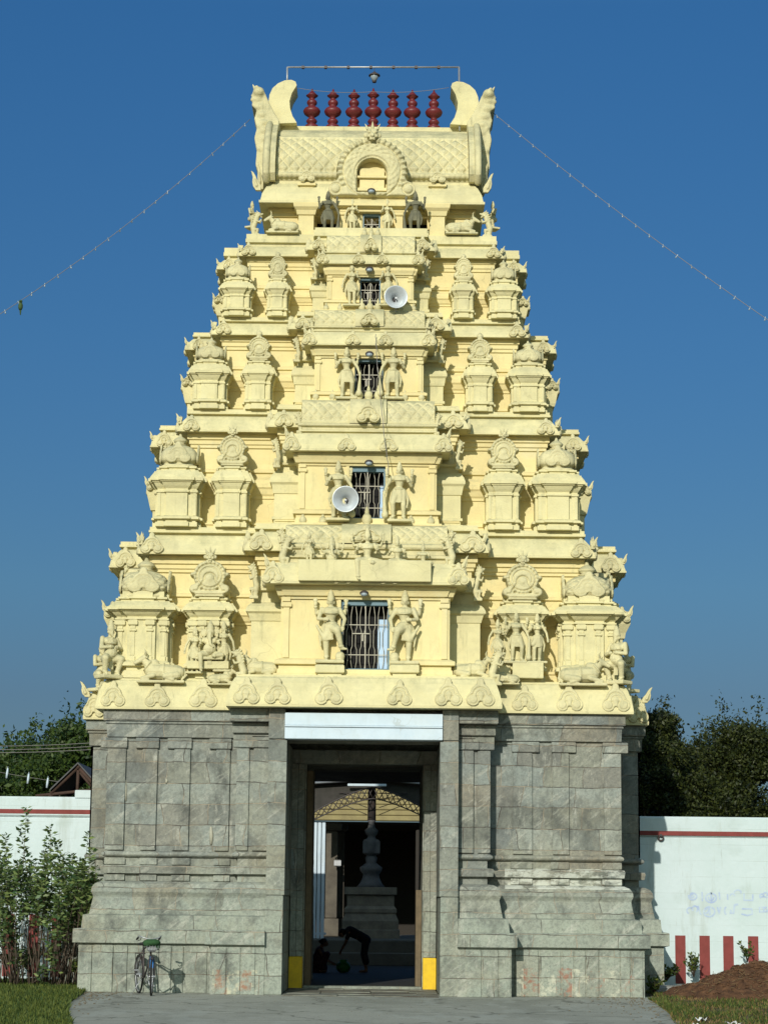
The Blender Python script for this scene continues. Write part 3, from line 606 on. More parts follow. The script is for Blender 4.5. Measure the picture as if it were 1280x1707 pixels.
for n,t in enumerate(T):
    pl=plan(t['hw'],t['yF'],t['mw'],t['my'],t['sw'],t['sh']); z0,zb,zk,zt,zd,za,zc=[t[k] for k in ('z0','zb','zk','zt','zd','za','zc')]; h=zt-zk; B=zb-z0
    q=[1,.9,.8,.7][n]
    pr=[(.16,z0-.03),(.16,z0+B*.25),(.10,z0+B*.27),(.10,z0+B*.55),(.13,z0+B*.60),(.13,z0+B*.75),(.03,z0+B*.80),(.03,zb),(0,zb+.01),(0,zk),(.03,zk+.004),(.03,zk+.12*h),(.06,zk+.2*h),(.09,zk+.42*h),(.12,zk+.5*h),(.12,zk+.62*h),(.09,zk+.7*h),(.08,zk+.85*h),(.01,zt),(0,zt+.01),(0,zd-.03),(.05,zd-.02),(.05,zd+.03),(.02,zd+.05),(0,zd+.15),(0,za),(.04,za+.01),(.04,za+.06),(.07,za+.08),(.07,za+.15),(.11,za+.17),(.11,zc-.002),(-.2,zc-.002)]
    part('tier_wall',MB().sweep(pl,[(o*q,z) for o,z in pr]),M['wall'])
    cornice(pl,zc,t['h'],t['z1'],.29*q+.02)
    # corner shrines and niche shrines
    kf=t['kf']; X,w=t['ck']; P_,pw=t['pk']; H=za-zt-.03
    K=kuta_mb(w,w,t,n==0).mesh('corner_shrine',M['trim']); D=dome_mb(w*.90,H-.05,zt+.085,n==0).mesh('shrine_dome',M['relief'])
    for sx in (-1,1):
        for back in (0,1):
            cy=kf+w/2; cy=2*YC-cy if back else cy
            o=put('corner_shrine',K,(sx*X,cy,0)); link('shrine_dome',D,o)
    pd=t['yF']-kf+.25
    K=kuta_mb(pw,pd,t,n==0).mesh('niche_shrine',M['trim'])
    nw=pw*1.06; nh=(za-zt)*1.22+.03
    K2=kuta_mb(pw*.8,pd,t,False).mesh('niche_shrine',M['trim'])
    sy=(kf+w + YC-t['sh'])/2
    spots=[(sx*P_,kf+pd/2,0,K,pw) for sx in (-1,1)]+[(sx*P_,2*YC-kf-pd/2,math.pi,K,pw) for sx in (-1,1)]
    for sx in (-1,1):
        for yy in (sy,2*YC-sy): spots.append((sx*(t['hw']+.63*q-pd/2),yy,sx*math.pi/2,K2,pw*.8))
    for x,y,rz,kk,ww in spots:
        o=put('niche_shrine',kk,(x,y,0),1,rz); nb=link('shrine_head',NASI,o,(0,-pd/2+.05,zt+.085),0,(ww*1.12,1.0*ww/.7,nh*.90))
        if n in (0,1): link('lion_mask',FIG['mask'],o,(0,-pd/2-.04,zt+.05+nh*.86),0,ww*.44)
        else: link('bud_finial',BUD,o,(0,-pd/2+.07,zt+.04+nh*.88),0,ww*.75) if 'BUD' in globals() else None
LEAF=remesh(MB().prism([(-.08,-.05),(.12,-.05),(.24,.10),(.28,.26),(.26,.42),(.34,.66),(.24,.60),(.15,.48),(.08,.34),(-.02,.22),(-.09,.10)],-.09,.09).cap((.10,-.10,.12),(.18,-.10,.34),.06,.03),'horn_leaf',M['relief'],.02,3)
# ---- central shrines with barred windows and barrel roofs ----
BB=[dict(hw=1.57,Y=-.50,yb=.9,z0=5.76,w0=5.90,w1=7.21,ww=.455,zc=7.46,zk=7.89,over=.30,fz=8.29,rz=8.70,rh=1.52,ry=-.42,ry1=.04),
    dict(hw=1.32,Y=.05,yb=1.3,z0=8.70,w0=8.84,w1=9.86,ww=.345,zc=10.10,zk=10.47,over=.25,fz=10.71,rz=11.24,rh=1.28,ry=.12,ry1=.49),
    dict(hw=1.06,Y=.50,yb=1.8,z0=11.2,w0=11.28,w1=12.09,ww=.275,zc=12.30,zk=12.60,over=.20,fz=12.76,rz=13.16,rh=1.08,ry=.60,ry1=.94),
    dict(hw=.86,Y=.95,yb=2.2,z0=13.14,w0=13.27,w1=13.86,ww=.205,zc=14.08,zk=14.30,over=.17,fz=14.42,rz=14.86,rh=.88,ry=1.10,ry1=1.50)]
SF=MB().lathe([(.05,0),(.075,.03),(.05,.06),(.085,.10),(.10,.16),(.08,.22),(.035,.27),(.045,.29),(.01,.38)],n=12)
def window_part(ww,w0,w1,Y,parent,n):
    """frame, collapsible grille and a painted leaf, set in the opening"""
    f=MB(); t=.035 if n<2 else .022
    for s in (-1,1): f.bevbox(*sorted((s*ww,s*(ww-t))),Y+.05,Y+.20,w0,w1,.004)
    f.bevbox(-ww+t,ww-t,Y+.05,Y+.20,w1-(.10 if n<2 else .05),w1,.004); f.bevbox(-ww+t,ww-t,Y+.05,Y+.20,w0,w0+.03,.004)
    fo=part('window',f,M['teal'],parent,'barred window of the lowest storey' if n==0 else None)
    g=MB(); W=2*ww-2*t; N=max(5,int(W/.078)); h=w1-w0-.14; r=.0065 if n<2 else .0055
    for i in range(N+1):
        x=-W/2+W*i/N; k=(-1)**i*.012; pts=[]
        for a,dx in ((0,1),(.12,-1),(.30,-1),(.36,1),(.60,1),(.66,-1),(.86,-1),(1,1)): pts.append((x+k*dx,Y+.09,w0+.03+h*a))
        g.tube(pts,r,5)
    for a in (.22,.70): g.bevbox(-W/2,W/2,Y+.078,Y+.084,w0+.03+h*a-.008,w0+.03+h*a+.008,.002)
    g.bevbox(-.006,.012,Y+.07,Y+.10,w0+.03,w1-.1,.002)
    if n<4: zz=w0+.03+h*.55; g.bevbox(-W*.28,W*.1,Y+.06,Y+.075,zz,zz+.02,.003); g.bevbox(-.06,-.035,Y+.06,Y+.075,zz-.13,zz,.003)
    part('grille',g,M['grille'],fo)
    if n in (0,1): p=MB(); p.bevbox(ww-.22 if n==0 else ww-.10,ww-.04,Y+.14,Y+.17,w0+.035,w1-.35,.004); part('shutter',p,M['pale_blue'],fo)
    return fo
for n,b in enumerate(BB):
    hw,Y,yb,ww=b['hw'],b['Y'],b['yb'],b['ww']; q=[1,.85,.72,.6][n]
    R4=[(-hw,Y),(hw,Y),(hw,yb),(-hw,yb)]; c=hw*.93; e=.035*q
    R8=[(-hw,Y),(-c,Y),(-c,Y-e),(c,Y-e),(c,Y),(hw,Y),(hw,yb),(-hw,yb)]
    mb=MB(); z0,w0,w1,zc,zk=b['z0'],b['w0'],b['w1'],b['zc'],b['zk']
    mb.sweep(R4,[(.12*q,z0),(.12*q,z0+.05*q),(.06*q,z0+.06*q),(.05*q,w0)])
    nt_=[(-hw,Y),(-ww,Y),(-ww,Y+.5),(ww,Y+.5),(ww,Y),(hw,Y),(hw,yb),(-hw,yb)]
    bz=w0+.20*q; fx={1,2,3}
    mb.sweep(nt_,[(.03,w0),(.03,w0+.08*q),(.10*q,w0+.09*q),(.10*q,w0+.16*q),(.02,bz),(0,bz+.01),(0,w1-.004)],0,fx)
    mb.sweep(R8,[(0,w1),(.01,w1+.05*q),(.06*q,w1+.06*q),(.08*q,w1+.12*q),(.12*q,w1+.2*q),(.12*q,zc-.004)])
    for s in (-1,1):   # end pilasters
        x=s*(hw-.10*q); mb.bevbox(x-.055*q,x+.055*q,Y-.035*q,Y+.05,bz+.01,w1-.16*q,.006); mb.bevbox(x-.10*q,x+.10*q,Y-.06*q,Y+.05,w1-.16*q,w1-.06*q,.02*q); mb.bevbox(x-.075*q,x+.075*q,Y-.05*q,Y+.05,w1-.05*q,w1+.04*q,.006)
        x=s*(ww+.03); mb.bevbox(x-.03,x+.03,Y-.02,Y+.05,bz+.02,w1,.005)
    co=part('central_shrine',mb,M['wall'])
    k=MB(); k.box(-ww+.002,ww-.002,Y+.40,Y+.495,w0+.002,w1-.002); part('room_darkness' if 0 else 'dark_window_backing',k,M['black'],co)  # black sheet behind the bars, painted as the dark room within
    o_=b['over']; pr=[(.06*q,zc-.003),(o_*.96,zc-.003),(o_,zc),(o_,zc+.035*q),(o_*.93,zc+.05*q),(o_*.85,zc+.35*(zk-zc)),(o_*.62,zc+.7*(zk-zc)),(o_*.35,zk-.01),(o_*.2,zk)]
    fz=b['fz']; rh=b['rh']; d=fz-zk
    part('shrine_eave',MB().sweep(R8,pr),M['trim'],co)
    # fascia and barrel roof
    rb=MB(); ry,ry1,rz=b['ry'],b['ry1'],b['rz']; off=ry-Y
    FR=[(-rh,ry),(rh,ry),(rh,yb),(-rh,yb)]
    rb.sweep(FR,[(-.02,zk-.02),(-.02,zk+.25*d),(.04*q,zk+.3*d),(.04*q,zk+.42*d),(0,zk+.48*d),(0,zk+.66*d),(.05*q,zk+.72*d),(.07*q,zk+.8*d),(.07*q,zk+.92*d),(.02,fz)])
    H=rz-fz; A=ry1-ry; nlat=round(rh*2/.16)
    def bar(x0,x1,yo,lat):
        def fn(u,v):
            t=v*math.pi/2*.98; bul=.05*q*math.sin(t*2)
            y=ry-yo+(A)*(1-math.cos(t))-bul*.9; z=fz+H*math.sin(t)*1.0
            x=x0+(x1-x0)*u; k=0
            if lat and .08<v<.66: k=.034*float(lattice(x/.19,v*3.0))
            elif v>.74 and v<.80: k=-.01
            return (x,y-k*math.cos(t),z+k*math.sin(t))
        rb.grid(fn,int((x1-x0)/.018),30)
    bar(-rh,rh,0,True); cw=ww*1.02; 
    # raised centre of the roof with a carved gable
    def bar2():
        def fn(u,v):
            t=v*math.pi/2; return (-cw+2*cw*u,ry-.07*q-.02+(A)*(1-math.cos(t))-.05*q*math.sin(2*t),fz-.01+(H+.02)*math.sin(t))
        rb.grid(fn,20,14)
    bar2(); rb.add([(s*cw,ry-.07*q-.02+A*(1-math.cos(t*math.pi/20))-.05*q*math.sin(t*math.pi/10),fz-.01+(H+.02)*math.sin(t*math.pi/20)) for s in (-1,1) for t in range(11)]+[(-cw,ry+A,fz-.01),(cw,ry+A,fz-.01)],[tuple(range(10,-1,-1))+(22,),tuple(range(11,22))+(23,)])
    for s in (-1,1):
        pts=[(ry+A*(1-math.cos(t*math.pi/20))-.05*q*math.sin(t*math.pi/10),fz+H*math.sin(t*math.pi/20)) for t in range(11)]
        v=[(s*rh,y,z) for y,z in pts]+[(s*rh,yb,rz),(s*rh,yb,fz)]; rb.add(v,[tuple(range(13)) if s<0 else tuple(range(12,-1,-1))])
    rb.add([(-rh,ry1,rz-.002),(rh,ry1,rz-.002),(rh,yb,rz-.002),(-rh,yb,rz-.002)],[(0,1,2,3)])
    xs=[i*.2*q*1.1 for i in (-1,0,1)] if n in (1,2,3) else [0]
    for x in xs: append(rb,SF,Matrix.Translation((x,ry1-.08,rz-.06))@Matrix.Diagonal((1.0*q,1.0*q,1.1*q,1)))
    for s in (-1,1):
        for x in ((rh*.55,rh*.80) if n<3 else (rh*.7,)): append(rb,SF,Matrix.Translation((s*x,ry1-.02,rz-.04))@Matrix.Diagonal((.8*q,.8*q,.8*q,1)))
    part('barrel_roof',rb,M['relief'],co)
    for s in (-1,1):
        link('gable_ornament',KUDU,co,(s*(ww*.95 if n<1 else ww*1.15),Y-o_-.02,zc-.01),0,(.42*q,.6,.36*q+.03),rx=-.18)
        link('gable_ornament',KUDU,co,(s*(hw+o_*.5),Y-o_-.0,zc-.01),0,(.42*q,.6,.40*q+.03),rx=-.18)
        link('gable_ornament',KUDU,co,(s*(hw+o_+.01),Y+.2*q,zc-.01),s*math.pi/2,(.42*q,.6,.40*q+.03),rx=-.18)
        link('horn_leaf',LEAF,co,(s*(hw+o_*.7),Y-o_*.7,zk-.12*q),0,(s*.38*q,.5*q,.40*q))
        yl=FIG['yali']; link('lion_bracket',yl,co,(s*(rh+.06),ry+.02,fz-.10-.22*q),0,(s*.42*q,.5*q,.62*q))
    link('gable_ornament',KUDU,co,(0,ry-.10*q-.05,fz-.02),0,(cw*1.3,.7,H*.80))
    window_part(ww,w0,w1,Y,co,n)
# kudus along the cornices
for px in (188.6,264.8,339,462,550,664,746,947.6,1026): 
    p=P(px,1160,-.2 if (px<390 or px>836) else -1.08); add_kudu(p.x,p.y,5.19,(.50,.55,.50),0,-.12)
for px in (411,799): p=P(px,1160,-1.08); add_kudu(p.x,p.y,5.19,(.50,.55,.50),0,-.12)
p=P(873,1160,-.2); add_kudu(p.x,p.y,5.19,(.50,.55,.50),0,-.12)
for s in (-1,1):
    for y in (.35,1.5,5.7,6.85): add_kudu(s*4.99,y,5.19,(.5,.55,.5),s*math.pi/2,-.12)
    for y in (2.9,3.6,4.3): add_kudu(s*5.57,y,5.19,(.48,.55,.5),s*math.pi/2,-.12)
    add_kudu(s*5.38,2.27,5.19,(.42,.55,.5),0,-.12); put('horn_leaf',LEAF,(s*5.50,2.4,5.62),(s*.5,.6,.45))
for n,t in enumerate(T):
    q=[.84,.72,.62,.55][n]; ov=.29*[1,.9,.8,.7][n]+.02; z=t['zc']
    for s in (-1,1):
        add_kudu(s*(t['hw']+.02),t['yF']-ov-.0,z,(.52*q,.6,.40*q+.06),0,-.15); add_kudu(s*(t['hw']+ov),t['yF']+.02,z,(.52*q,.6,.40*q+.06),s*math.pi/2,-.15)
        add_kudu(s*(t['mw']-.02),t['my']-ov,z,(.52*q,.6,.40*q+.06),0,-.15); add_kudu(s*(t['mw']+ov),t['my']+.03,z,(.5*q,.6,.40*q+.06),s*math.pi/2,-.15)
        for y in (-.45,.45): add_kudu(s*(t['sw']+ov),YC+y*t['sh']*1.4,z,(.5*q,.6,.40*q+.06),s*math.pi/2,-.15)
        add_kudu(s*(t['sw']-.02),YC-t['sh']-ov,z,(.45*q,.6,.40*q+.06),0,-.15)
        put('horn_leaf',LEAF,(s*(t['hw']+ov*.8),t['yF']-ov*.8,z+t['h']*.5),(s*.40*q,.5*q,.42*q)); put('horn_leaf',LEAF,(s*(t['mw']+ov*.6),t['my']-ov*.7,z+t['h']*.5),(s*.36*q,.4*q,.38*q))
        put('horn_leaf',LEAF,(s*(t['sw']+ov*.8),YC-t['sh']-ov*.6,z+t['h']*.5),(s*.36*q,.5*q,.38*q))
        if n<3: put('lion_mask',FIG['mask'],(s*(t['hw']+ov+.02),t['yF']+.45,z+t['h']*.5),.42*q,s*1.2)
        put('lion_bracket',FIG['yali'],(s*(t['mw']+.15*q),t['my']-.25,t['zt']+.1*q),(s*.55*q,.6*q,.80*q))
        # side central shrine
        k=MB(); sw,sh=t['sw'],t['sh']*.8; x0,x1=sorted((s*(sw-.3),s*(sw+.33*q)))
        k.sweep([(x0,YC-sh),(x1,YC-sh),(x1,YC+sh),(x0,YC+sh)],[(.05,t['z0']),(.05,t['z0']+.1),(0,t['z0']+.12),(0,t['zk']+.05),(.04,t['zk']+.06),(.06,t['zk']+.2*q),(.17*q,t['zt']-.02),(.18*q,t['zt']+.06*q),(.12*q,t['zt']+.2*q),(.02,t['zt']+.32*q),(-.06,t['zt']+.34*q),(-.06,t['zd']+.25*q),(-.3*q,t['za']-.1)])
        so=part('side_shrine',k,M['trim']); link('gable_ornament',KUDU,so,(s*(sw+.50*q),YC-.3*q,t['zt']),s*math.pi/2,(.42*q,.6,.38*q)); link('gable_ornament',KUDU,so,(s*(sw+.50*q),YC+.3*q,t['zt']),s*math.pi/2,(.42*q,.6,.38*q)); link('gable_ornament',KUDU,so,(s*(sw+.30*q),YC-sh-.18*q,t['zt']),0,(.42*q,.6,.38*q)); link('horn_leaf',LEAF,so,(s*(sw+.45*q),YC-sh-.1*q,t['zt']+.16*q),0,(s*.42*q,.5*q,.42*q))
        # window in the side bay shrine wall, panelled flank beside the front shrine
        f=MB(); m_=t['mw']; b=BB[n]; x=(b['hw']+m_)/2+.07*q; wd=(m_-b['hw'])*.5+.12*q; fy=t['my']-.13*q
        pl=[(s*x-wd,fy),(s*x+wd,fy),(s*x+wd,t['my']+.4),(s*x-wd,t['my']+.4)]
        zk,zt_=t['zk'],t['zt']; hh=zt_-zk
        f.sweep(pl,[(.04,t['z0']),(.04,t['z0']+.08),(0,t['z0']+.09),(0,t['zb']-.06),(.05*q,t['zb']-.05),(.05*q,t['zb']),(0,t['zb']+.01),(0,zk),(.02,zk+.01),(.03,zk+.15*hh),(.07*q,zk+.4*hh),(.12*q,zk+.5*hh),(.12*q,zk+.62*hh),(.08*q,zk+.8*hh),(0,zt_),(-.04,zt_+.01),(-.04,t['zd']+.02),(.04,t['zd']+.03),(.05,t['zd']+.10*q),(-.02,t['zd']+.12*q),(-.10*q,t['za']-.12)])
        part('flank_shrine',f,M['trim'])
# ---- crowning storey and roof ----
mb=MB(); n_=[(-2.05,2.45),(-1.14,2.45),(-1.14,2.95),(-.62,2.95),(-.62,2.0),(-.18,2.0),(-.18,2.9),(.18,2.9),(.18,2.0),(.62,2.0),(.62,2.95),(1.14,2.95),(1.14,2.45),(2.05,2.45),(2.05,4.75),(-2.05,4.75)]
mb.sweep(n_,[(0,15.02),(0,15.55)],0,set(range(1,13))); mb.sweep([(-2.05,2.45),(2.05,2.45),(2.05,4.75),(-2.05,4.75)],[(.03,15.02),(.06,15.04),(.06,15.10),(0,15.11),(0,15.115)])
mb.sweep([(-2.05,2.45),(2.05,2.45),(2.05,4.75),(-2.05,4.75)],[(0,15.553),(.05,15.56),(.05,15.63),(.09,15.65),(.09,15.729)])
for s in (-1,1):
    x=s*1.34; mb.sweep([(x-.155,2.12),(x+.155,2.12),(x+.155,2.6),(x-.155,2.6)],[(.03,15.03),(.03,15.10),(0,15.11),(0,15.50),(.03,15.51),(.05,15.6),(.10,15.66),(.11,15.74),(.04,15.86),(-.03,15.90),(-.03,16.12),(.03,16.14),(.03,16.20),(-.12,16.24)])
    put('gable_ornament',KUDU,(x,2.06,16.2),(.34,.4,.28))
    x=s*.56; mb.bevbox(x-.075,x+.075,1.86,2.1,15.0,15.42,.01); mb.bevbox(x-.11,x+.11,1.83,2.1,15.42,15.50,.02)
    mb.bevbox(*sorted((s*.20,s*.40)),1.97,2.05,15.0,15.5,.005)
mb.sweep([(-.80,1.88),(.80,1.88),(.80,2.7),(-.80,2.7)],[(-.05,15.50),(.02,15.51),(.02,15.57),(.14,15.60),(.14,15.65),(.06,15.74),(.0,15.78),(.0,15.86),(-.10,15.90)])
part('crown_storey',mb,M['wall'])
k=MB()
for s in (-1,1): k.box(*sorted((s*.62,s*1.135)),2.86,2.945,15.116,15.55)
k.box(-.178,.178,2.8,2.895,15.116,15.55); part('niche_dark_panel',k,M['black'])  # black panels at the recess backs, coloured for the shade in there
cs=MB(); cs.box(-1.16,1.16,1.50,2.2,14.86,15.0); part('crown_ledge',cs,M['trim'])
window_part(.175,15.0,15.50,1.93,GO,4)
ev=MB().sweep([(-2.03,2.30),(2.03,2.30),(2.03,4.9),(-2.03,4.9)],[(.0,15.732),(.27,15.732),(.28,15.74),(.28,15.79),(.25,15.80),(.22,15.95),(.14,16.12),(.06,16.22),(.03,16.23),(.03,16.28),(-.06,16.285)])
part('roof_eave',ev,M['trim'])
prf=[(2.30,16.27),(2.20,16.38),(2.18,16.55),(2.24,16.78),(2.38,17.02),(2.60,17.28),(2.88,17.52),(3.18,17.70),(3.42,17.80),(3.60,17.83)]
prf=prf+[(7.2-y,z) for y,z in prf[:-1][::-1]]
L_=[0]; 
for a,b in zip(prf,prf[1:]): L_.append(L_[-1]+math.hypot(b[0]-a[0],b[1]-a[1]))
ys=[p[0] for p in prf]; zs=[p[1] for p in prf]; LT=L_[-1]
def rf(u,v):
    l=v*LT; y=float(np.interp(l,L_,ys)); z=float(np.interp(l,L_,zs)); x=-1.98+3.96*u
    y2=float(np.interp(min(l+.02,LT),L_,ys)); z2=float(np.interp(min(l+.02,LT),L_,zs)); ty,tz=y2-y,z2-z; q=math.hypot(ty,tz) or 1; ny,nz=-tz/q,ty/q
    f=min(l,LT-l); k=0
    if .22<f<1.28: k=.05*float(lattice(x/.245,f/.33))
    elif f>1.36 and f<1.62: k=.02*math.sin((x*2.4+ .15*math.cos(x*9))*3)*math.sin((f-1.36)/.26*math.pi)
    if .12<f<.19: k=.03+.008*math.cos(x*60)
    if 1.29<f<1.35: k=.022
    return (x,y+ny*k,z+nz*k)
mb=MB(); mb.grid(rf,300,150); mb.box(-1.98,1.98,3.45,3.75,17.80,17.90)
for s in (-1,1):
    v=[(s*1.985,y,z) for y,z in prf]; mb.add(v,[tuple(range(len(v)))])
part('crowning_barrel_roof',mb,M['relief'])
# front gable arch with its lion mask
def archf(x,z):
    ax=abs(x); r=np.hypot(x,z-.40); th=np.arctan2(x,z-.40)
    d=r-(.72+.018*np.cos(th*34)); d=smin(d,C_(ax,z,.72,.02,.17),.06); d=smin(d,B_(x,z,0,-.08,.7,.1),.04); hole=np.minimum(np.hypot(x,z-.36)-.30,B_(x,z,0,.16,.30,.20)); d=np.maximum(d,-hole); d=np.maximum(d,-(z+.14))
    r2=np.hypot(ax-.74,z-.02)
    h=.6*np.cos(th*34)*G_(r,.66,.05)*(z>.05)-1.0*G_(r,.59,.014)+.25*np.cos(th*18)*np.cos((r-.5)*60)*(r<.56)*(r>.40)-.9*G_(np.hypot(x,z-.36),.345,.012)*(z>.2)-.9*G_(r2,.11,.02)+.4*G_(r2,0,.05)
    return d,h
put('gable_arch',relief(archf,-1.0,1.0,-.15,1.16,130,.16,.05,.5).mesh('gable_arch',M['relief']),(0,1.90,15.95))
mb=MB(); mb.bevbox(-.5,.5,2.02,2.6,15.86,16.9,.02); mb.bevbox(-.30,.30,1.86,2.1,15.95,16.02,.01); mb.bevbox(-.25,.25,1.90,2.1,16.02,16.22,.01); mb.bevbox(-.30,.30,1.84,2.1,16.22,16.27,.01); mb.bevbox(-.25,.25,1.90,2.1,16.27,16.45,.02)
part('arch_niche',mb,M['wall'])
put('lion_mask',FIG['mask'],(0,1.74,16.93),.46)
# end gables: great horseshoe on each end, crescent at the ridge, flaming beast outside
cres=[(497,214),(490,203),(486,190),(485,178),(489,165),(497,152),(495,146),(488,143),(477,144),(466,149),(457,157),(452,168),(448,200),(446,216)]
beast=[(423,149),(429,156),(438,160),(446,168),(452,182),(460,198),(469,212),(466,232),(459,255),(456,280),(452,298),(444,305),(434,300),(429,284),(431,262),(427,240),(431,225),(427,208),(431,194),(422,186),(428,176),(421,170),(427,163)]
mx=lambda L,Y,s: [((P(x,y,Y).x-.015)*(1 if s<0 else -1),P(x,y,Y).z) for x,y in L]
for s in (-1,1):
    g=MB(); g.prism(mx(cres,3.6,s),3.25,3.95); part('ridge_crescent',g,M['trim'])
    g=MB(); out=mx(beast,3.3,s); g.prism(out,2.9,4.3)
    for i in range(11):
        t=i/10; x=s*(2.20+.24*t**2.2); g.ell((x,2.92,16.55+t*1.75),(.11,.07,.085),12)
    for x,z in [out[i] for i in range(14,len(out),2)]: g.cap((x-s*.14,2.95,z-.03),(x-s*.05,2.88,z+.05),.06,.03,8)
    g.ell((s*2.42,2.92,18.44),(.13,.16,.12)); g.ell((s*2.46,2.80,18.52),(.04,.05,.04)); g.cap((s*2.45,2.92,18.34),(s*2.57,2.92,18.28),.06,.035)
    g=remesh(g,'flaming_beast',M['relief'],.028,2)
    part('flaming_beast',g,M['relief'])
    # horseshoe end plate following the vault
    g=MB(); pts=[((y-YC)*1.16+YC,(z-16.9)*1.13+16.95) for y,z in prf]; x0,x1=sorted((s*1.99,s*2.16)); v=[(x0,y,z) for y,z in pts]+[(x1,y,z) for y,z in pts]; m=len(pts)
    g.add(v,[tuple(range(m)),tuple(range(2*m-1,m-1,-1))]+[(i,i+m,(i+1)%m+m,(i+1)%m) for i in range(m)])
    for a,b in zip(pts[:-1],pts[1:]): g.cap((s*2.17,a[0],a[1]),(s*2.17,b[0],b[1]),.075,.075,8)
    part('end_gable',g,M['relief'])
    put('corner_scroll',LEAF,(s*2.32,2.15,16.05),(s*.5,.5,.6)); put('corner_scroll',LEAF,(s*2.28,2.5,16.2),(s*.35,.7,.9))
# finials
KP=[(.14,0),(.155,.04),(.135,.09),(.075,.115),(.085,.13),(.115,.17),(.118,.19),(.09,.235),(.062,.25),(.06,.275),(.10,.30),(.16,.345),(.185,.40),(.185,.425),(.155,.475),(.085,.52),(.075,.545),(.10,.57),(.112,.61),(.10,.65),(.06,.685),(.055,.70),(.07,.72),(.125,.765),(.13,.775),(.10,.79),(.08,.82),(.045,.86),(.03,.875),(.012,.93)]
ZZ=[]
for a,b in zip(KP,KP[1:]): ZZ+=[(a[0]+(b[0]-a[0])*t/3,a[1]+(b[1]-a[1])*t/3) for t in range(3)]
KAL=MB().lathe([(r,z*.98) for r,z in KP],n=28).mesh('roof_finial',M['maroon'])
for i,x in enumerate((520,555,590,622,655,687,723)): p=P(x,185,3.6); put('roof_finial',KAL,(p.x,3.6,17.88),(1,1,1.0 if i!=3 else 1.03),label='dark red stacked-pot finial' if i==0 else None)
# ---- sculpture: photo position of the feet, depth, height in metres ----
def fig(kind,px,py,Y,h,mir=False,rz=0,name=None,label=None,wide=1.0):
    p=P(px,py,Y); nm={'club':'guardian_statue','dance':'dancing_guardian_statue','maid':'attendant_statue','deity':'seated_deity_statue','ganesha':'elephant_headed_statue','rider':'seated_attendant_statue','sage':'kneeling_sage_statue','bull':'bull_statue','yali':'lion_bracket','dark':'sooty_guardian_statue','mask':'lion_mask'}[kind]
    return put(nm,FIG[kind],(p.x,Y,p.z),(-h*wide if mir else h*wide,h,h),rz,label=label)
fig('dance',550,1103,-.62,1.32,label='dancing guardian left of the lowest window'); fig('dance',674,1105,-.62,1.34,True,label='dancing guardian right of the lowest window')
for x in (550,674): p=P(x,1108,-.62); mb=MB(); mb.bevbox(p.x-.27,p.x+.27,-.76,-.45,p.z-.17,p.z-.01,.02); mb.bevbox(p.x-.22,p.x+.22,-.72,-.45,p.z-.30,p.z-.17,.02); part('statue_ledge',mb,M['trim'])
fig('club',563,866,-.12,1.12); fig('club',665,868,-.12,1.12,True)
fig('club',577,664,.38,1.02); fig('club',655,664,.38,1.02,True); fig('maid',586,509,.86,.86); fig('maid',646,509,.86,.86,True)
fig('maid',587,388,1.78,.70); fig('maid',645,388,1.78,.70,True)
fig('dark',546,388,1.68,.86,label='soot-darkened guardian in the left niche'); fig('dark',692,390,1.68,.88,True,label='soot-darkened guardian in the right niche')
# seated row on the eave of the lowest shrine
mb=MB(); p0,p1=P(498,944,-.9),P(718,978,-.9); mb.bevbox(p0.x,p1.x,-.93,-.5,7.50,7.90,.01); part('figure_bench',mb,M['trim'])
fig('maid',515,942,-.72,.62); fig('ganesha',553,944,-.72,.78); fig('deity',612,944,-.74,1.08); fig('rider',662,942,-.72,.80); fig('rider',705,944,-.72,.66)
fig('yali',478,943,-.6,.60); fig('yali',746,943,-.6,.60,True)
# groups in the side bays
fig('maid',324,1121,-.02,.86); fig('ganesha',350,1098,-.05,.98); fig('maid',372,1118,-.02,.92,True)
mb=MB(); p=P(350,1105,-.02); mb.bevbox(p.x-.42,p.x+.36,-.12,.3,p.z-.12,p.z+.03,.01); part('statue_ledge',mb,M['trim'])
for x,h,kd in ((829,.80,'maid'),(860,.95,'club'),(895,.92,'maid')): fig(kd,x,1104,-.05,h,x>880)
mb=MB(); a,b=P(854,1126,-.1),P(905,1103,-.1); mb.bevbox(a.x,b.x,-.14,.25,a.z-.05,b.z,.01); a,b=P(815,1126,-.0),P(850,1106,-.0); mb.bevbox(a.x,b.x,-.05,.25,a.z,b.z,.01); part('statue_ledge',mb,M['trim'])
fig('bull',265,1137,-.08,.95,True); fig('bull',975,1142,-.08,.95); fig('bull',430,1128,-.35,.78,True); fig('bull',790,1132,-.35,.80)
fig('sage',181,1128,-.02,1.10,rz=.7); fig('sage',1030,1138,-.02,1.10,rz=-.7); fig('sage',166,1150,2.3,1.0,rz=.9); fig('sage',1046,1152,2.3,1.0,rz=-.9)
fig('yali',398,1135,-.55,.62,True); fig('yali',828,1140,-.55,.66); fig('bull',372,1141,-.16,.55); fig('bull',842,1140,-.22,.5,True)
# bulls and corner figures under the roof
fig('bull',468,389,1.95,.70,True); fig('bull',772,391,1.95,.70); fig('yali',428,392,2.0,.52); fig('yali',810,394,2.0,.55,True); fig('sage',418,380,3.0,.6,rz=1.2); fig('sage',823,382,3.0,.62,rz=-1.2)
fig('rider',523,545,.75,.34) ; fig('rider',716,548,.75,.34,True)
def edgeL(y): return np.interp(-y,[-.1,2,5,8,11,14],[-5.12,-4.98,-4.75,-4.35,-3.85,-3.6])
def edgeR(y): return np.interp(-y,[-.1,.6,1.2,3,6,10,14],[5.5,5.5,5.2,5.12,4.95,4.55,4.0])
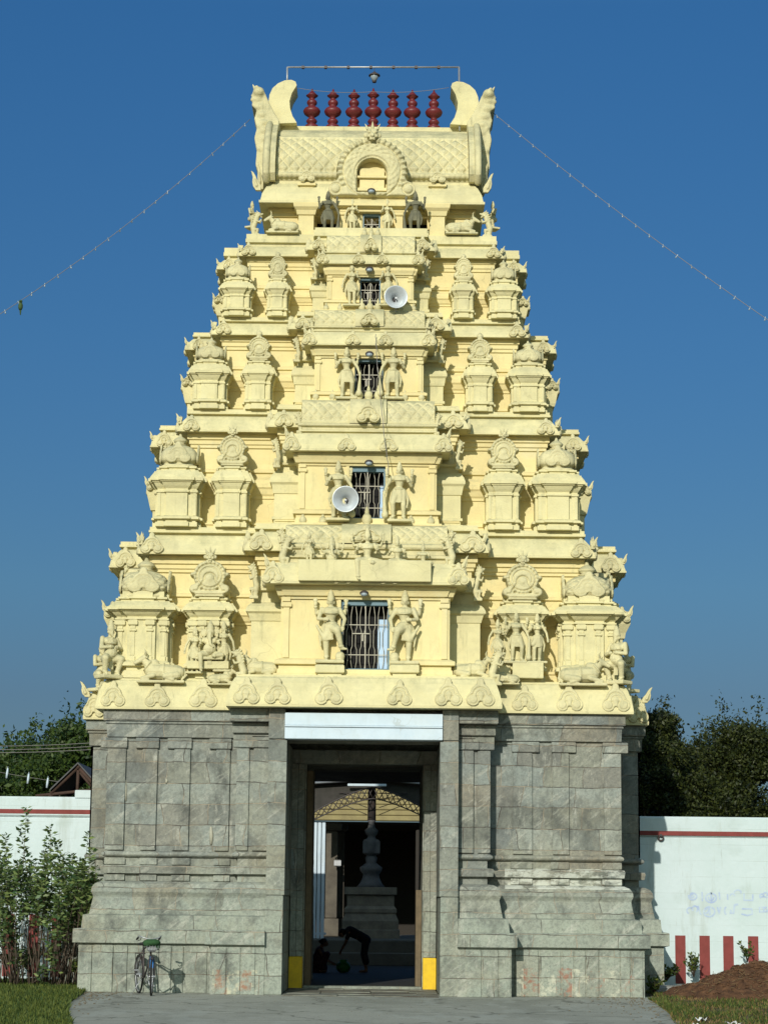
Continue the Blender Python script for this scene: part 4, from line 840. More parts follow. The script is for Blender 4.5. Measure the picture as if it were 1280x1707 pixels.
# ================= the ground =================
def ground_extra(n,pos,c,b):
    c=mixc(n,rampf(n,noisef(n,pos,.35,5),.42,.6),c,(.085,.07,.045))
    c=mixc(n,math_(n,'MULTIPLY',rampf(n,noisef(n,pos,9,4),.5,.62),.6),c,(.03,.038,.014)); return c
def pave_extra(n,pos,c,b):
    c=mixc(n,math_(n,'MULTIPLY',rampf(n,noisef(n,pos,.5,6,(1,.35,1)),.45,.62),.6),c,(.19,.20,.165))
    c=mixc(n,math_(n,'MULTIPLY',rampf(n,noisef(n,pos,3,7,(1,.5,1),.75),.58,.7),.55),c,(.11,.12,.10))
    c=mixc(n,math_(n,'MULTIPLY',rampf(n,noisef(n,pos,40,3),.5,.62),.35),c,(.11,.10,.09))
    vo=n.nodes.new('ShaderNodeTexVoronoi'); vo.feature='DISTANCE_TO_EDGE'; vo.inputs['Scale'].default_value=.42; mp=n.nodes.new('ShaderNodeMix'); mp.data_type='RGBA'; mp.blend_type='ADD'; mp.inputs[0].default_value=.6; nn=n.nodes.new('ShaderNodeTexNoise'); nn.inputs['Scale'].default_value=2.5; nn.inputs['Detail'].default_value=6; n.links.new(pos,nn.inputs['Vector']); n.links.new(pos,mp.inputs[6]); n.links.new(nn.outputs['Color'],mp.inputs[7]); n.links.new(mp.outputs[2],vo.inputs['Vector'])
    c=mixc(n,math_(n,'MULTIPLY',math_(n,'LESS_THAN',vo.outputs['Distance'],.012),.6),c,(.07,.07,.055))
    c=mixc(n,math_(n,'MULTIPLY',rampf(n,noisef(n,pos,1.1,4,(1,.3,1)),.56,.60),.35),c,(.36,.38,.34))
    return c
M['soil']=mat('soil_with_grass',(.035,.042,.016),.95,(.065,.058,.032),3,.8,.03,12,extra=ground_extra)
M['pave']=mat('worn_concrete',(.33,.34,.29),.85,(.28,.285,.24),1.2,.9,.006,30,extra=pave_extra)
g=MB(); g.box(-3000,3000,-3000,3000,-1,0); tag(link('ground',g.mesh('ground',M['soil'])),kind='structure')
pv=MB(); ed=random.Random(4)
L=[(-5.12,.1),(-4.98,-2),(-4.75,-5),(-4.35,-8),(-3.85,-11),(-3.6,-14),(-3.6,-40)]; Rr=[(3.9,-40),(4.0,-14),(4.55,-10),(4.95,-6),(5.12,-3),(5.2,-1.2),(5.5,-.6),(5.5,.1)]
def rag(p,m=5):
    o=[]
    for a,b in zip(p,p[1:]):
        for k in range(m): t=k/m; o.append((a[0]+(b[0]-a[0])*t+ed.uniform(-.05,.05),a[1]+(b[1]-a[1])*t))
    return o+[p[-1]]
out=rag(L)+rag(Rr); m=len(out); pv.add([(x,y,.006) for x,y in out]+[(x,y,-.02) for x,y in out],[tuple(range(m))]+[(i+m,i,(i+1)%m,(i+1)%m+m) for i in range(m)])
tag(link('pavement',pv.mesh('pavement',M['pave'])),kind='structure')
pv=MB(); rs=random.Random(6); y_=-1.25
while y_<1.7:
    x_=-1.40; dy=rs.uniform(.5,.75)
    while x_<1.36: dx=min(rs.uniform(.5,1.1),1.40-x_); z_0=rs.uniform(.012,.034); pv.bevbox(x_+.006,x_+dx-.006,y_+.006,min(y_+dy,1.73)-.006,.0065,z_0,.006); x_+=dx
    y_+=dy
M['apron']=mat('trodden_gate_slabs',(.24,.25,.21),.75,(.13,.12,.09),2.2,.95,.01,18,extra=lambda n,pos,c,b: mixc(n,math_(n,'MULTIPLY',rampf(n,noisef(n,pos,1.3,7,(.6,1.6,1),.75),.47,.58),.8),c,(.06,.045,.032)))
tag(link('gate_paving',pv.mesh('gate_paving',M['apron'])),kind='structure')
pv=MB(); pv.box(-1.13,1.13,1.76,7.6,.007,.012); pv.box(-14,14,7.6,18,.003,.008)
M['darkfloor']=mat('dark_flagstones',(.035,.034,.03),.75,(.02,.02,.018),2,.8,.01,6)  # dark base colour across the passage and court floor
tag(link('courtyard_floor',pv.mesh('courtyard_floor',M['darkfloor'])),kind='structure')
pb=MB(); rs=random.Random(12)
for i in range(700):
    y_=-abs(rs.gauss(0,3.2))-.6; x_=(edgeL(y_)+abs(rs.gauss(0,.35))) if i%3==0 else ((edgeR(y_)-abs(rs.gauss(0,.5))) if i%3==1 else rs.uniform(-4.5,4.8)); r_=rs.uniform(.006,.022) if i%3<2 else rs.uniform(.004,.010); pb.ell((x_,y_ if i%5 else -.55-abs(rs.gauss(0,.12)),.006+r_*.4),(r_,r_*.8,r_*.6),6)
tag(link('grit',pb.mesh('grit',mat('loose_grit',(.20,.17,.12),.9,(.10,.08,.05),30,.8))),'loose grit and pebbles scattered over the pavement and its edges','gravel',kind='stuff')
# ================= compound walls =================
def wallx(n,pos,c,b):
    c=mixc(n,math_(n,'MULTIPLY',rampf(n,noisef(n,pos,2.2,6,(1,1,.16),.7),.54,.72),.55),c,(.33,.36,.30))
    c=mixc(n,math_(n,'MULTIPLY',rampf(n,noisef(n,pos,6,5,(1,1,.12),.7),.62,.72),.5),c,(.20,.17,.11))
    c=mixc(n,math_(n,'MULTIPLY',rampf(n,noisef(n,pos,1.4,7),.55,.7),.35),c,(.38,.46,.43))
    sp=n.nodes.new("ShaderNodeSeparateXYZ"); n.links.new(pos,sp.inputs[0])
    ln=math_(n,'LESS_THAN',math_(n,'FRACT',math_(n,'MULTIPLY',math_(n,'ADD',sp.outputs[2],math_(n,'MULTIPLY',noisef(n,pos,1,2),.06)),3.1)),.03)
    return mixc(n,math_(n,'MULTIPLY',ln,math_(n,'MULTIPLY',rampf(n,noisef(n,pos,1.2,3),.4,.6),.4)),c,(.30,.34,.30))
M['lime']=mat('limewashed_wall',(.57,.66,.68),.9,(.50,.60,.60),.9,.9,.012,9,extra=wallx)
M['red']=mat('red_wall_paint',(.23,.050,.045),.75,(.16,.035,.03),6,.8,.004,30)
def compound(s,zt,zl,xs,zr,label,xin):
    mb=MB(); x0,x1=sorted((s*xin,s*30)); y=4.2
    N=60; top=random.Random(s+3)
    mb.bevbox(x0,x1,y,y+.5,-.1,zt-.42,.02); mb.bevbox(x0,x1,y-.025,y+.52,zt-.415,zt,.04)
    # painted line and festival stripes, a paint film 4 mm proud
    mb.box(x0,x1,y-.012,y-.0,zl-.05,zl+.045,1) if 0 else mb.box(x0,x1,y-.03,y-.0251,zl-.045,zl+.045,1)
    for x in xs: mb.box(x-.105,x+.105,y-.004,y-.0003,.1,zr,1)
    if s<0: mb.bevbox(-5.95,-5.62,y-.04,y+.45,zt-.03,zt+.14,.015)
    o=link('compound_wall',mb.mesh('compound_wall',[M['lime'],M['red']])); return tag(o,label,'wall')
a=P(80,1328,4.2).z; r=P(80,1353,4.2).z
xl=[P(x,1560,4.2).x for x in (95,57,15)]; d=xl[0]-xl[1]; xl+=[xl[-1]-d*(i+1) for i in range(25)]
compound(-1,a,r,xl,P(50,1524,4.2).z,'long limewashed wall with a red line, behind the leafy bush left of the tower',5.3)
a=P(1200,1362,4.2).z; r=P(1200,1390,4.2).z
xr=[P(x,1590,4.2).x for x in (1133.5,1174,1213.5,1255)]; d=xr[1]-xr[0]; xr+=[xr[-1]+d*(i+1) for i in range(25)]
WR=compound(1,a,r,xr,P(1190,1560,4.2).z,'long limewashed wall with faint blue writing, right of the tower behind the earth heap',5.3)
# faint hand-painted writing, two lines of rounded letters
wr=MB()
def stroke(pts,w=.016):
    P3=[P(1120+x/8,1380+y/8,4.1965) for x,y in pts]
    for i,(u,v) in enumerate(zip(P3,P3[1:])):
        d=(v-u).normalized(); nn=Vector((-d.z,0,d.x))*w; o=Vector((0,-.0004*(i%3),0)); e=d*w*.5
        wr.add([u-nn-e+o,u+nn-e+o,v+nn+e+o,v-nn+e+o],[(0,3,2,1)])
def arc(cx,cy,rx,ry,a0,a1,n=12): return [(cx+rx*math.cos(R(a0+(a1-a0)*i/n)),cy+ry*math.sin(R(a0+(a1-a0)*i/n))) for i in range(n+1)]
stroke(arc(270,915,55,45,200,-120)); stroke(arc(262,910,24,20,0,300)); stroke([(395,860),(400,975)]); stroke(arc(515,935,72,62,0,350)); stroke([(515,865),(520,990)]); stroke(arc(515,925,36,40,180,0))
stroke([(625,865),(632,950)]); stroke([(735,890),(738,955)]); stroke(arc(800,905,28,25,180,360)); stroke(arc(870,860,45,30,180,380)); stroke([(955,880),(955,965),(1070,968),(1072,890)]); stroke(arc(1190,905,25,22,150,400)); stroke(arc(1240,890,25,28,180,380)); stroke(arc(1215,940,50,22,200,340))
stroke(arc(235,1105,40,40,120,360)); stroke(arc(300,1085,38,42,150,420)); stroke([(345,1045),(372,1145),(385,1150)]); stroke(arc(490,1120,76,66,-60,280)); stroke([(485,1050),(500,1150)],.022); stroke(arc(450,1110,26,28,0,300)); stroke([(600,1060),(625,1140),(640,1060)]); stroke(arc(715,1105,20,45,90,270)); stroke([(870,1020),(830,1030),(820,1100),(815,1135),(775,1135),(780,1100)],.02)
stroke([(930,1080),(1060,1082)]); stroke([(925,1150),(1000,1168),(1065,1150),(1060,1100)]); stroke([(1160,1060),(1165,1125)]); stroke([(1190,1060),(1250,1060)]); stroke([(1185,1120),(1260,1118)]); stroke(arc(1240,1090,26,26,0,300))
M['ink']=mat('faded_blue_letters',(.36,.45,.64),.9,(.52,.62,.68),5,.98)
link('painted_writing',wr.mesh('painted_writing',M['ink']),WR)
hk=MB(); p=P(1101,1397,4.15); hk.torus((p.x,4.15,p.z),.05,.018,14,6,rot=Matrix.Rotation(R(90),3,'X')); hk.bevbox(p.x-.02,p.x+.02,4.12,4.2,p.z+.03,p.z+.08,.004); link('iron_ring',hk.mesh('iron_ring',M['darkmetal']),WR)
# ================= foliage =================
def leafmat(name,c1,c2,rough=.55):
    m=bpy.data.materials.new(name); m.use_nodes=True; n=m.node_tree; b=n.nodes["Principled BSDF"]
    g=n.nodes.new("ShaderNodeNewGeometry"); rp=n.nodes.new("ShaderNodeValToRGB"); rp.color_ramp.elements[0].color=(*c1,1); rp.color_ramp.elements[1].color=(*c2,1)
    e=rp.color_ramp.elements.new(.93); e.color=(*[c2[0]*1.9,c2[1]*1.4,c2[2]],1)
    rp.color_ramp.elements[1].position=.88; n.links.new(g.outputs["Random Per Island"],rp.inputs[0]); n.links.new(rp.outputs[0],b.inputs["Base Color"])
    b.inputs["Roughness"].default_value=rough; b.inputs["Specular IOR Level"].default_value=.35
    tr=n.nodes.new("ShaderNodeBsdfTranslucent"); n.links.new(rp.outputs[0],tr.inputs[0]); ms=n.nodes.new("ShaderNodeMixShader"); ms.inputs[0].default_value=.22
    n.links.new(b.outputs[0],ms.inputs[1]); n.links.new(tr.outputs[0],ms.inputs[2]); n.links.new(ms.outputs[0],n.nodes["Material Output"].inputs[0]); return m
def leaves_mesh(name,pos,dirs,size,m,asp=.4,fold=True):
    """pos Nx3, dirs Nx3 unit; six-cornered leaf blades"""
    N=len(pos); r=RNG.normal(size=(N,3)); side=np.cross(dirs,r); side/=np.linalg.norm(side,axis=1)[:,None]+1e-9; nor=np.cross(side,dirs)
    s=size[:,None]; a=asp
    v=np.stack([pos,pos+dirs*s*.45+side*s*a*.5-nor*s*.05,pos+dirs*s,pos+dirs*s*.45-side*s*a*.5-nor*s*.05],1).reshape(-1,3)
    f=np.arange(N*4).reshape(N,4)
    me=bpy.data.meshes.new(name); me.vertices.add(N*4); me.vertices.foreach_set('co',v.ravel().astype(np.float32)); me.loops.add(N*4); me.loops.foreach_set('vertex_index',f.ravel().astype(np.int32))
    me.polygons.add(N); me.polygons.foreach_set('loop_start',np.arange(0,N*4,4).astype(np.int32)); me.polygons.foreach_set('loop_total',np.full(N,4,np.int32)); me.update(calc_edges=True); me.materials.append(m); return me
def unit(v): return v/(np.linalg.norm(v,axis=1)[:,None]+1e-9)
M['bark']=mat('bark',(.13,.10,.075),.9,(.07,.055,.04),6,.8,.02,14)
def tree(base,h,spread,nclump,per,leaf,m,label,seed,crown0=.3,group=None):
    rr=np.random.default_rng(seed); rd=random.Random(seed); t=empty('tree',base,label,'tree',group)
    tips=[]; w=MB()
    w.tube([(0,0,-.1),(rd.uniform(-.2,.2),0,h*.25),(rd.uniform(-.4,.4),rd.uniform(-.3,.3),h*.55),(rd.uniform(-.5,.5),0,h*.8)],[h*.035,h*.027,h*.018,h*.006],8)
    for i in range(nclump):
        u=rd.random(); z=h*(crown0+(1-crown0)*u**.8); rmax=spread*math.sin(math.pi*min(1,.12+.86*((z/h-crown0)/(1-crown0))**.75))**.7
        a=rd.uniform(0,2*math.pi); rad=rmax*math.sqrt(rd.uniform(.15,1))*rd.uniform(.8,1.12)
        tips.append((math.cos(a)*rad,math.sin(a)*rad,z+rd.uniform(-.3,.3)))
    for q in tips[:max(10,nclump//6)]:
        z0=min(q[2]*.75,h*.6); w.tube([(0,0,z0*.6),(q[0]*.4,q[1]*.4,z0*.9),(q[0],q[1],q[2])],[h*.012,h*.008,.012],5)
    pos=[];siz=[]
    for q in tips:
        R0=spread*rd.uniform(.13,.27); k=int(per*rd.uniform(.6,1.4)); d=unit(rr.normal(size=(k,3))); p=np.array(q)+d*(R0*rr.random((k,1))**.45)*np.array([1.15,1.15,.75]); pos.append(p)
    # loose sprays beyond the outline
    for i in range(nclump//3):
        q=tips[rd.randrange(nclump)]; d=np.array([q[0],q[1],(q[2]-h*.5)*1.1]); d=d/(np.linalg.norm(d)+.01); k=int(per*.18); s_=rr.random((k,1))*spread*.42; pos.append(np.array(q)+d*s_+rr.normal(size=(k,3))*.10)
    pos=np.concatenate(pos); N=len(pos); d=unit(rr.normal(size=(N,3))+np.array([0,0,.3])); me=leaves_mesh('crown',pos,d,leaf*rr.uniform(.6,1.3,N),m,.5)
    link('crown',me,t); link('trunk',w.mesh('trunk',M['bark']),t); return t
LG=leafmat('mid_green_leaves',(.010,.030,.008),(.032,.070,.014)); LD=leafmat('dark_green_leaves',(.008,.016,.005),(.030,.050,.012)); LB=leafmat('bush_leaves',(.028,.075,.028),(.11,.19,.085),.42)
g_='trees behind the left wall'; g2='trees behind the right wall'
def tp(px,Y): return P(px,1500,Y).x
def th(px,py,Y): return P(px,py,Y).z
tree((tp(120,22),22,0),th(120,1182,22)*.88,2.6,105,420,.14,LG,'tallest green tree of the clump behind the left wall, next to the tower',1,.2,g_)
tree((tp(40,27),27,0),th(40,1222,27)*.88,3.2,110,420,.15,LG,'rounded green tree behind the left wall, farther from the tower',2,.15,g_)
tree((tp(-40,24),24,0),th(-40,1255,24)*.85,3.0,80,230,.20,LG,'low green tree behind the left wall at the edge of the photo',3,.15,g_)
tree((tp(85,34),34,0),th(85,1225,34)*.88,3.6,90,240,.22,LG,'hazy green tree seen between the two nearer trees behind the left wall',4,.15,g_)
tree((tp(1095,13),13,0),th(1095,1172,13)*.92,1.9,130,560,.095,LD,'dark tree directly beside the tower behind the right wall, its top reaching the cornice',5,.12,g2)
tree((tp(1165,16),16,0),th(1165,1222,16)*.92,2.2,130,560,.10,LD,'middle dark tree behind the right wall, lower than its neighbours',6,.12,g2)
tree((tp(1255,14),14,0),th(1255,1192,14)*.92,2.2,140,560,.095,LD,'dark tree behind the right wall at the right edge of the photo',7,.12,g2)
# leafy bush in front of the left wall
def bush():
    rd=random.Random(21); bs=P(70,1640,1.3); t=empty('leafy_bush',(bs.x,1.3,0),'large leafy green bush with upright twigs in front of the left limewashed wall','bush')
    w=MB(); pos=[];dr=[];sz=[]
    tops=[(45,1347,1.0),(36,1385,1.1),(84,1377,1.3),(78,1410,1.2),(10,1390,1.6),(-15,1370,1.2),(122,1422,1.4),(148,1388,1.5),(152,1415,1.3),(140,1440,1.0),(100,1440,1.0),(60,1440,.8),(20,1450,.9),(96,1400,1.6),(110,1455,1.2),(160,1445,1.2),(166,1470,1.2),(165,1500,1.1),(5,1480,.9),(-30,1420,1.1),(-60,1400,1.4),(130,1475,.9),(70,1470,.7),(30,1500,.6)]
    for i in range(140): x=rd.uniform(-60,168); tops.append((x,rd.uniform(1420,1528) if x<115 else rd.uniform(1425,1510),rd.uniform(.2,1.9)))
    for i in range(8): tops.append((rd.uniform(-60,118),rd.uniform(1540,1612),rd.uniform(.2,1.6)))
    for (px,py,Y) in tops:
        q=P(px,py,Y)-Vector((bs.x,1.3,0)); bx_=max(-1.3,min(.85,q.x*.75+rd.gauss(0,.15))); b=Vector((bx_,rd.uniform(-.4,.4),.05)); mid=b.lerp(q,.55)+Vector((rd.uniform(-.1,.1),0,-.06)); 
        path=[b,b.lerp(mid,.5)+Vector((0,0,.03)),mid,mid.lerp(q,.5)+Vector((0,0,-.03)),q]; w.tube(path,[.011,.008,.006,.004,.002],4)
        L=rd.uniform(.35,.75)
        for s_ in range(int(L/.028)):
            f=s_*.028; d=(q-mid).normalized(); d=(d*.8+Vector((rd.uniform(-.3,.3),0,.35))).normalized(); p=q-d*f; a=rd.uniform(0,6.28)
            for k in range(2):
                a+=2.6; o=Vector((math.cos(a),math.sin(a),rd.uniform(-.2,.7))).normalized(); pos.append(p+Vector((rd.gauss(0,.012),rd.gauss(0,.012),0))); dr.append(o); sz.append(rd.uniform(.09,.165)*(1 if f>.05 else .8))
    pos=np.array([tuple(p) for p in pos]); dr=np.array([tuple(p) for p in dr]); link('foliage',leaves_mesh('foliage',pos,dr,np.array(sz),LB,.42),t); link('branches',w.mesh('branches',M['bark']),t)
bush()
# ================= grass, weeds, heap =================
def grass(name,pts,hmin,hmax,m,label,wd=.012,kind='stuff',lean=.5):
    N=len(pts); d=unit(np.concatenate([RNG.normal(size=(N,2))*lean,np.ones((N,1))],1)); me=leaves_mesh(name,pts,d,RNG.uniform(hmin,hmax,N),m,wd/.06)
    return tag(link(name,me),label,'grass',kind=kind)
GM=leafmat('grass_blades',(.022,.055,.010),(.065,.105,.024),.7); DG=leafmat('dry_grass_blades',(.07,.065,.03),(.16,.14,.07),.8)
N=70000; y=RNG.uniform(-12.5,4.0,N); x=edgeL(y)+.12-RNG.random(N)**1.1*3.6; k=(~((y>-.5)&(x>-5.2)))&(noise_ok if False else True)
den=np.array([noise.noise((a*.9,b*.6,0)) for a,b in zip(x,y)]); k=k&(den>-.38+RNG.normal(size=N)*.2)
pts=np.stack([x,y,np.zeros(N)],1)[k]; grass('lawn_grass',pts,.03,.13,GM,'short uneven grass on the lawn left of the pavement')
N=30000; y=RNG.uniform(-12.5,4.1,N); x=edgeR(y)-.08+RNG.random(N)**1.2*3.4; den=np.array([noise.noise((a*1.1,b*.7,5)) for a,b in zip(x,y)]); k=(den>-.05+RNG.normal(size=N)*.2)&~((y>-.5)&(x<5.35)); pts=np.stack([x,y,np.zeros(N)],1)[k]; grass('verge_grass',pts,.03,.10,GM,'patchy green grass on the verge right of the pavement')
k=(RNG.random(N)<.5)&~((y>-.5)&(x<5.35)); pts=np.stack([x,y,np.zeros(N)],1)[k]; grass('dry_grass',pts,.02,.08,DG,'dry straw coloured grass among the green verge')
def weed(px,py,Y,h,wd,label,seed,n=60):
    p=P(px,py,Y); r_=np.random.default_rng(seed); t=empty('weed',(p.x,Y,max(0,p.z)),label,'plant','weeds along the foot of the walls'); w=MB(); P_=[];D_=[];S_=[]
    for i in range(n//6):
        a=r_.uniform(0,6.28); q=Vector((math.cos(a)*wd*r_.uniform(.1,.5),math.sin(a)*wd*.4,h*r_.uniform(.5,1))); w.tube([(0,0,-.05),q*.5+Vector((0,0,.05)),q],[.008,.006,.003],4)
        for j in range(10):
            u=.25+.75*j/9; P_.append(tuple(q*u)); D_.append((r_.normal(),r_.normal(),abs(r_.normal())*.7+.1)); S_.append(r_.uniform(.05,.11))
    link('foliage',leaves_mesh('foliage',np.array(P_),unit(np.array(D_)),np.array(S_),GM,.55),t); link('stem',w.mesh('stem',M['bark']),t)
weed(1156,1625,3.7,.42,.4,'tall weed between the first two red stripes of the right wall',1,90); weed(1110,1632,3.2,.25,.6,'low weeds in the shade between the tower foot and the right wall',2,120)
weed(1090,1655,.9,.28,.5,'weed clump at the right corner of the tower foot',3,110); weed(45,1612,2.6,.35,1.0,'broad leafy weeds under the big bush',4,200); weed(92,1606,2.2,.35,.8,'weeds under the bush nearest to the tower foot',5,160); weed(12,1612,2.0,.4,.7,'yellow-green weeds under the left end of the bush',6,140); weed(125,1625,1.2,.30,.35,'small weeds against the left corner of the tower foot',8,60)
weed(1245,1600,3.5,.35,.4,'weed rising behind the earth heap',7,60)
# earth heap
hp=MB(); hc=P(1262,1665,-1.0); HX,HY=hc.x+.18,0.2
def hf(u,v):
    x=-2.1+4.2*u; y=-1.7+3.4*v; r=math.hypot(x/1.9,y/1.45); z=.66*max(0,1-r)**.95*(1.05 if r<1 else 0)
    z+= (noise.noise((x*2.2,y*2.2,3))*.09+noise.noise((x*7,y*7,1))*.05+noise.noise((x*19,y*19,2))*.03)*min(1,max(0,1.15-r)*2.2)
    return (x,y,z-.02)
hp.grid(hf,150,110); M['earth']=mat('dark_earth',(.055,.027,.014),.95,(.15,.075,.036),7,.9,.05,22)
hpO=tag(link('earth_heap',hp.mesh('earth_heap',M['earth']),None,(HX,HY,0)),'heap of dark brown earth in front of the right wall','earth heap')
cl=MB(); rd=random.Random(8)
for i in range(900):
    x=rd.gauss(0,.8);y=rd.gauss(-.3,.6); u=(x+2.1)/4.2; v=(y+1.7)/3.4
    if 0<u<1 and 0<v<1: q=hf(u,v); r_=rd.uniform(.008,.035); cl.ell((q[0],q[1],q[2]+r_*.3),(r_,r_*.8,r_*.6),6)
tag(link('clods',cl.mesh('clods',M['earth']),hpO),kind='stuff')
tw=MB()
for i in range(260):
    x=rd.gauss(0,.85);y=rd.gauss(-.3,.6); u=(x+2.1)/4.2; v=(y+1.7)/3.4
    if 0<u<1 and 0<v<1: q=Vector(hf(u,v)); d=Vector((rd.gauss(0,1),rd.gauss(0,1),rd.uniform(0,.5))).normalized()*rd.uniform(.05,.16); tw.tube([q-d*.5+Vector((0,0,.01)),q+d*.5+Vector((0,0,.02))],.004,4)
tag(link('straw_litter',tw.mesh('straw_litter',mat('straw',(.20,.14,.07),.9)),hpO),kind='stuff')
M['slab']=mat('weathered_slab',(.26,.26,.24),.9,(.18,.18,.16),4,.8,.01,30)
sb=MB(); a,b=P(1102,1655,1.8),P(1142,1628,1.8); sb.bevbox(-.38,.30,-.35,.35,0,.14,.03); tag(link('stone_slab',sb.mesh('stone_slab',M['slab']),None,(P(1120,1640,1.9).x,1.9,0),.08),'flat grey stone slab lying beside the tower foot, left of the other slab','stone slab','slabs lying by the earth heap')
sb=MB(); sb.bevbox(-.5,.45,-.35,.35,0,.17,.03); tag(link('stone_slab',sb.mesh('stone_slab',M['slab']),None,(P(1172,1640,1.7).x,1.7,0),-.05),'flat grey stone slab half buried by the earth heap','stone slab','slabs lying by the earth heap')
PW=mat('paper_litter',(.7,.7,.68),.8)
for i,(px,py,s_,lb) in enumerate(((1246,1668,.14,'white scrap lying on the slope of the earth heap'),(1168,1690,.12,'pale scrap of litter on the verge grass, the one nearest the pavement'),(1222,1696,.16,'crumpled white litter in the grass below the earth heap'),(1158,1700,.09,'tiny white litter scrap at the lower edge of the verge'))):
    Y=-.55 if i==0 else -41+1.7*F/(py-1500)*1.0; p=P(px,py,Y); z=p.z if i==0 else .02; m_=MB(); rd=random.Random(i)
    def pf(u,v): return ((u-.5)*s_*1.4,(v-.5)*s_,.02+.03*math.sin(u*7+i)*math.cos(v*6)+rd.uniform(0,.006))
    m_.grid(pf,10,8); tag(link('litter_scrap',m_.mesh('litter_scrap',PW),None,(p.x,Y,max(z,.015)),i),lb,'litter','litter scraps')
# ================= small things on and around the tower =================
def horn_speaker(px,py,Y,r,aim,label):
    p=P(px,py,Y); t=empty('loudspeaker_horn',(p.x,Y,p.z),label,'loudspeaker','horn loudspeakers on the tower'); d=Vector(aim).normalized(); q=d.to_track_quat('Z','Y'); 
    b=MB(); pr=[(.03,-.34),(.045,-.30),(.055,-.22),(.08,-.14),(.13,-.06),(.19,-.015),(.215,0),(.225,.004),(.225,.016),(.212,.012),(.18,-.01),(.12,-.05),(.07,-.13),(.045,-.2),(.012,-.21)]
    k=r/.22; b.lathe([(a*k,z*k) for a,z in pr],n=40); o=link('bell',b.mesh('bell',M['horn']),t); o.rotation_mode='QUATERNION'; o.rotation_quaternion=q
    b=MB(); b.lathe([(.02,-.50),(.07,-.49),(.085,-.46),(.085,-.36),(.05,-.33),(.02,-.32)],n=20); b.lathe([(.012,-.215),(.04,-.205),(.045,-.19),(.02,-.165),(.004,-.16)],n=16); o=link('driver',b.mesh('driver',M['darkmetal']),t,(0,0,0),0,k); o.rotation_mode='QUATERNION'; o.rotation_quaternion=q
    b=MB(); b.bevbox(-.02,.02,.05,.55,-.02,.01,.005); b.tube([(0,.1,0),(0,.15,-.15*k),(0,.12,-.28)],.012,6); link('bracket',b.mesh('bracket',M['metal']),t)
horn_speaker(576,832,-.42,.245,(-.02,-1,-.02),'round grey horn loudspeaker facing the camera, left of the second window from the bottom')
horn_speaker(660,495,.50,.225,(.12,-1,.02),'round grey horn loudspeaker at the fourth window from the bottom, right of its grille')
def flood(px,py,Y,label):
    p=P(px,py,Y); t=empty('flood_lamp',(p.x,Y,p.z),label,'lamp','small lamps over the tower windows'); b=MB()
    b.ell((0,0,0),(.085,.07,.055),14); b.bevbox(-.02,.02,.02,.25,.02,.05,.004); b.tube([(0,.06,.03),(.05,.12,.06),(.02,.2,.10)],.006,5); link('housing',b.mesh('housing',M['darkmetal']),t)
    b=MB(); b.ell((0,-.03,-.025),(.065,.055,.04),12); link('glass',b.mesh('glass',M['glass']),t)
for a in ((607,989,-.70,'small grey lamp under the eave above the lowest window'),(615,771,-.12,'small grey lamp above the second window from the bottom'),(616,590,.30,'small grey lamp above the third window from the bottom'),(616,449,.80,'small dark lamp above the fourth window from the bottom'),(619,318,1.70,'small dark lamp under the arch at the top of the tower')): flood(*a)
# pipe frame with hanging lantern above the finials
a,b_,c,d=P(479,142,3.6),P(479,112,3.6),P(765,112,3.6),P(765,226,3.6); t=empty('pipe_frame',(0,3.6,17.9),'thin metal pipe frame standing over the red finials on the roof ridge','pipe frame')
m_=MB(); O=Vector((0,3.6,17.9)); m_.tube([a-O+Vector((0,0,-.06)),b_-O],.020,8); m_.tube([b_-O,c-O],.020,8); m_.tube([c-O,Vector((d.x,3.3,d.z-.0))-O],.020,8)
link('pipe',m_.mesh('pipe',M['metal']),t)
for i in range(7): q=b_.lerp(c,(i+.7)/7.6)-O; m_=MB(); m_.bevbox(q.x-.03,q.x+.03,q.y-.03,q.y+.03,q.z-.035,q.z+.028,.006); link('clip',m_.mesh('clip',M['darkmetal']),t)
p=P(624,128,3.6); t=empty('lantern',tuple(p),'small grey lantern hanging from the pipe frame over the finials','lantern'); m_=MB(); z1=P(624,113,3.6).z-p.z; m_.tube([(0,0,.10),(0,0,z1)],.006,5); m_.lathe([(.015,.12),(.03,.10),(.12,.04),(.125,.02),(.09,.015)],n=16); m_.lathe([(.04,-.13),(.05,-.10),(.03,-.09)],n=12); link('cap',m_.mesh('cap',M['darkmetal']),t); m_=MB(); m_.lathe([(.045,-.095),(.09,.0),(.088,.014)],n=14); link('glass',m_.mesh('glass',M['glass']),t)
def wire(pts,r,name,label,cat,sag=0,n=24,bulbs=0,jit=0):
    t=empty(name,tuple(pts[0]),label,cat); O=Vector(pts[0]); path=[]; rd=random.Random(len(label))
    for a,b in zip(pts,pts[1:]):
        a,b=Vector(a),Vector(b)
        for i in range(n): u=i/n; q=a.lerp(b,u); q.z-=sag*4*u*(1-u); q+=Vector((rd.gauss(0,jit),rd.gauss(0,jit),rd.gauss(0,jit))); path.append(q-O)
    path.append(Vector(pts[-1])-O); m_=MB(); m_.tube(path,r,5); link('cable',m_.mesh('cable',M['wire']),t)
    if bulbs:
        bm=MB(); bm.lathe([(.008,0),(.012,-.02),(.022,-.05),(.024,-.07),(.012,-.09)],n=8); bm.bevbox(-.01,.01,-.01,.01,-.005,.04,.002); me=bm.mesh('bulb',M['glass'])
        for i in range(bulbs):
            f=(i+.5)/bulbs*(len(path)-1); k=int(f); q=path[k].lerp(path[k+1],f-k); link('bulb',me,t,q,rd.uniform(0,3),.62,rx=rd.uniform(-.6,.6))
    return t
a=P(417,199,3.2); z=P(-120,597,-3); wire([a,z],.0065,'string_lights','thin string of small bulbs sloping down from the left end of the roof','string lights',.30,30,26)
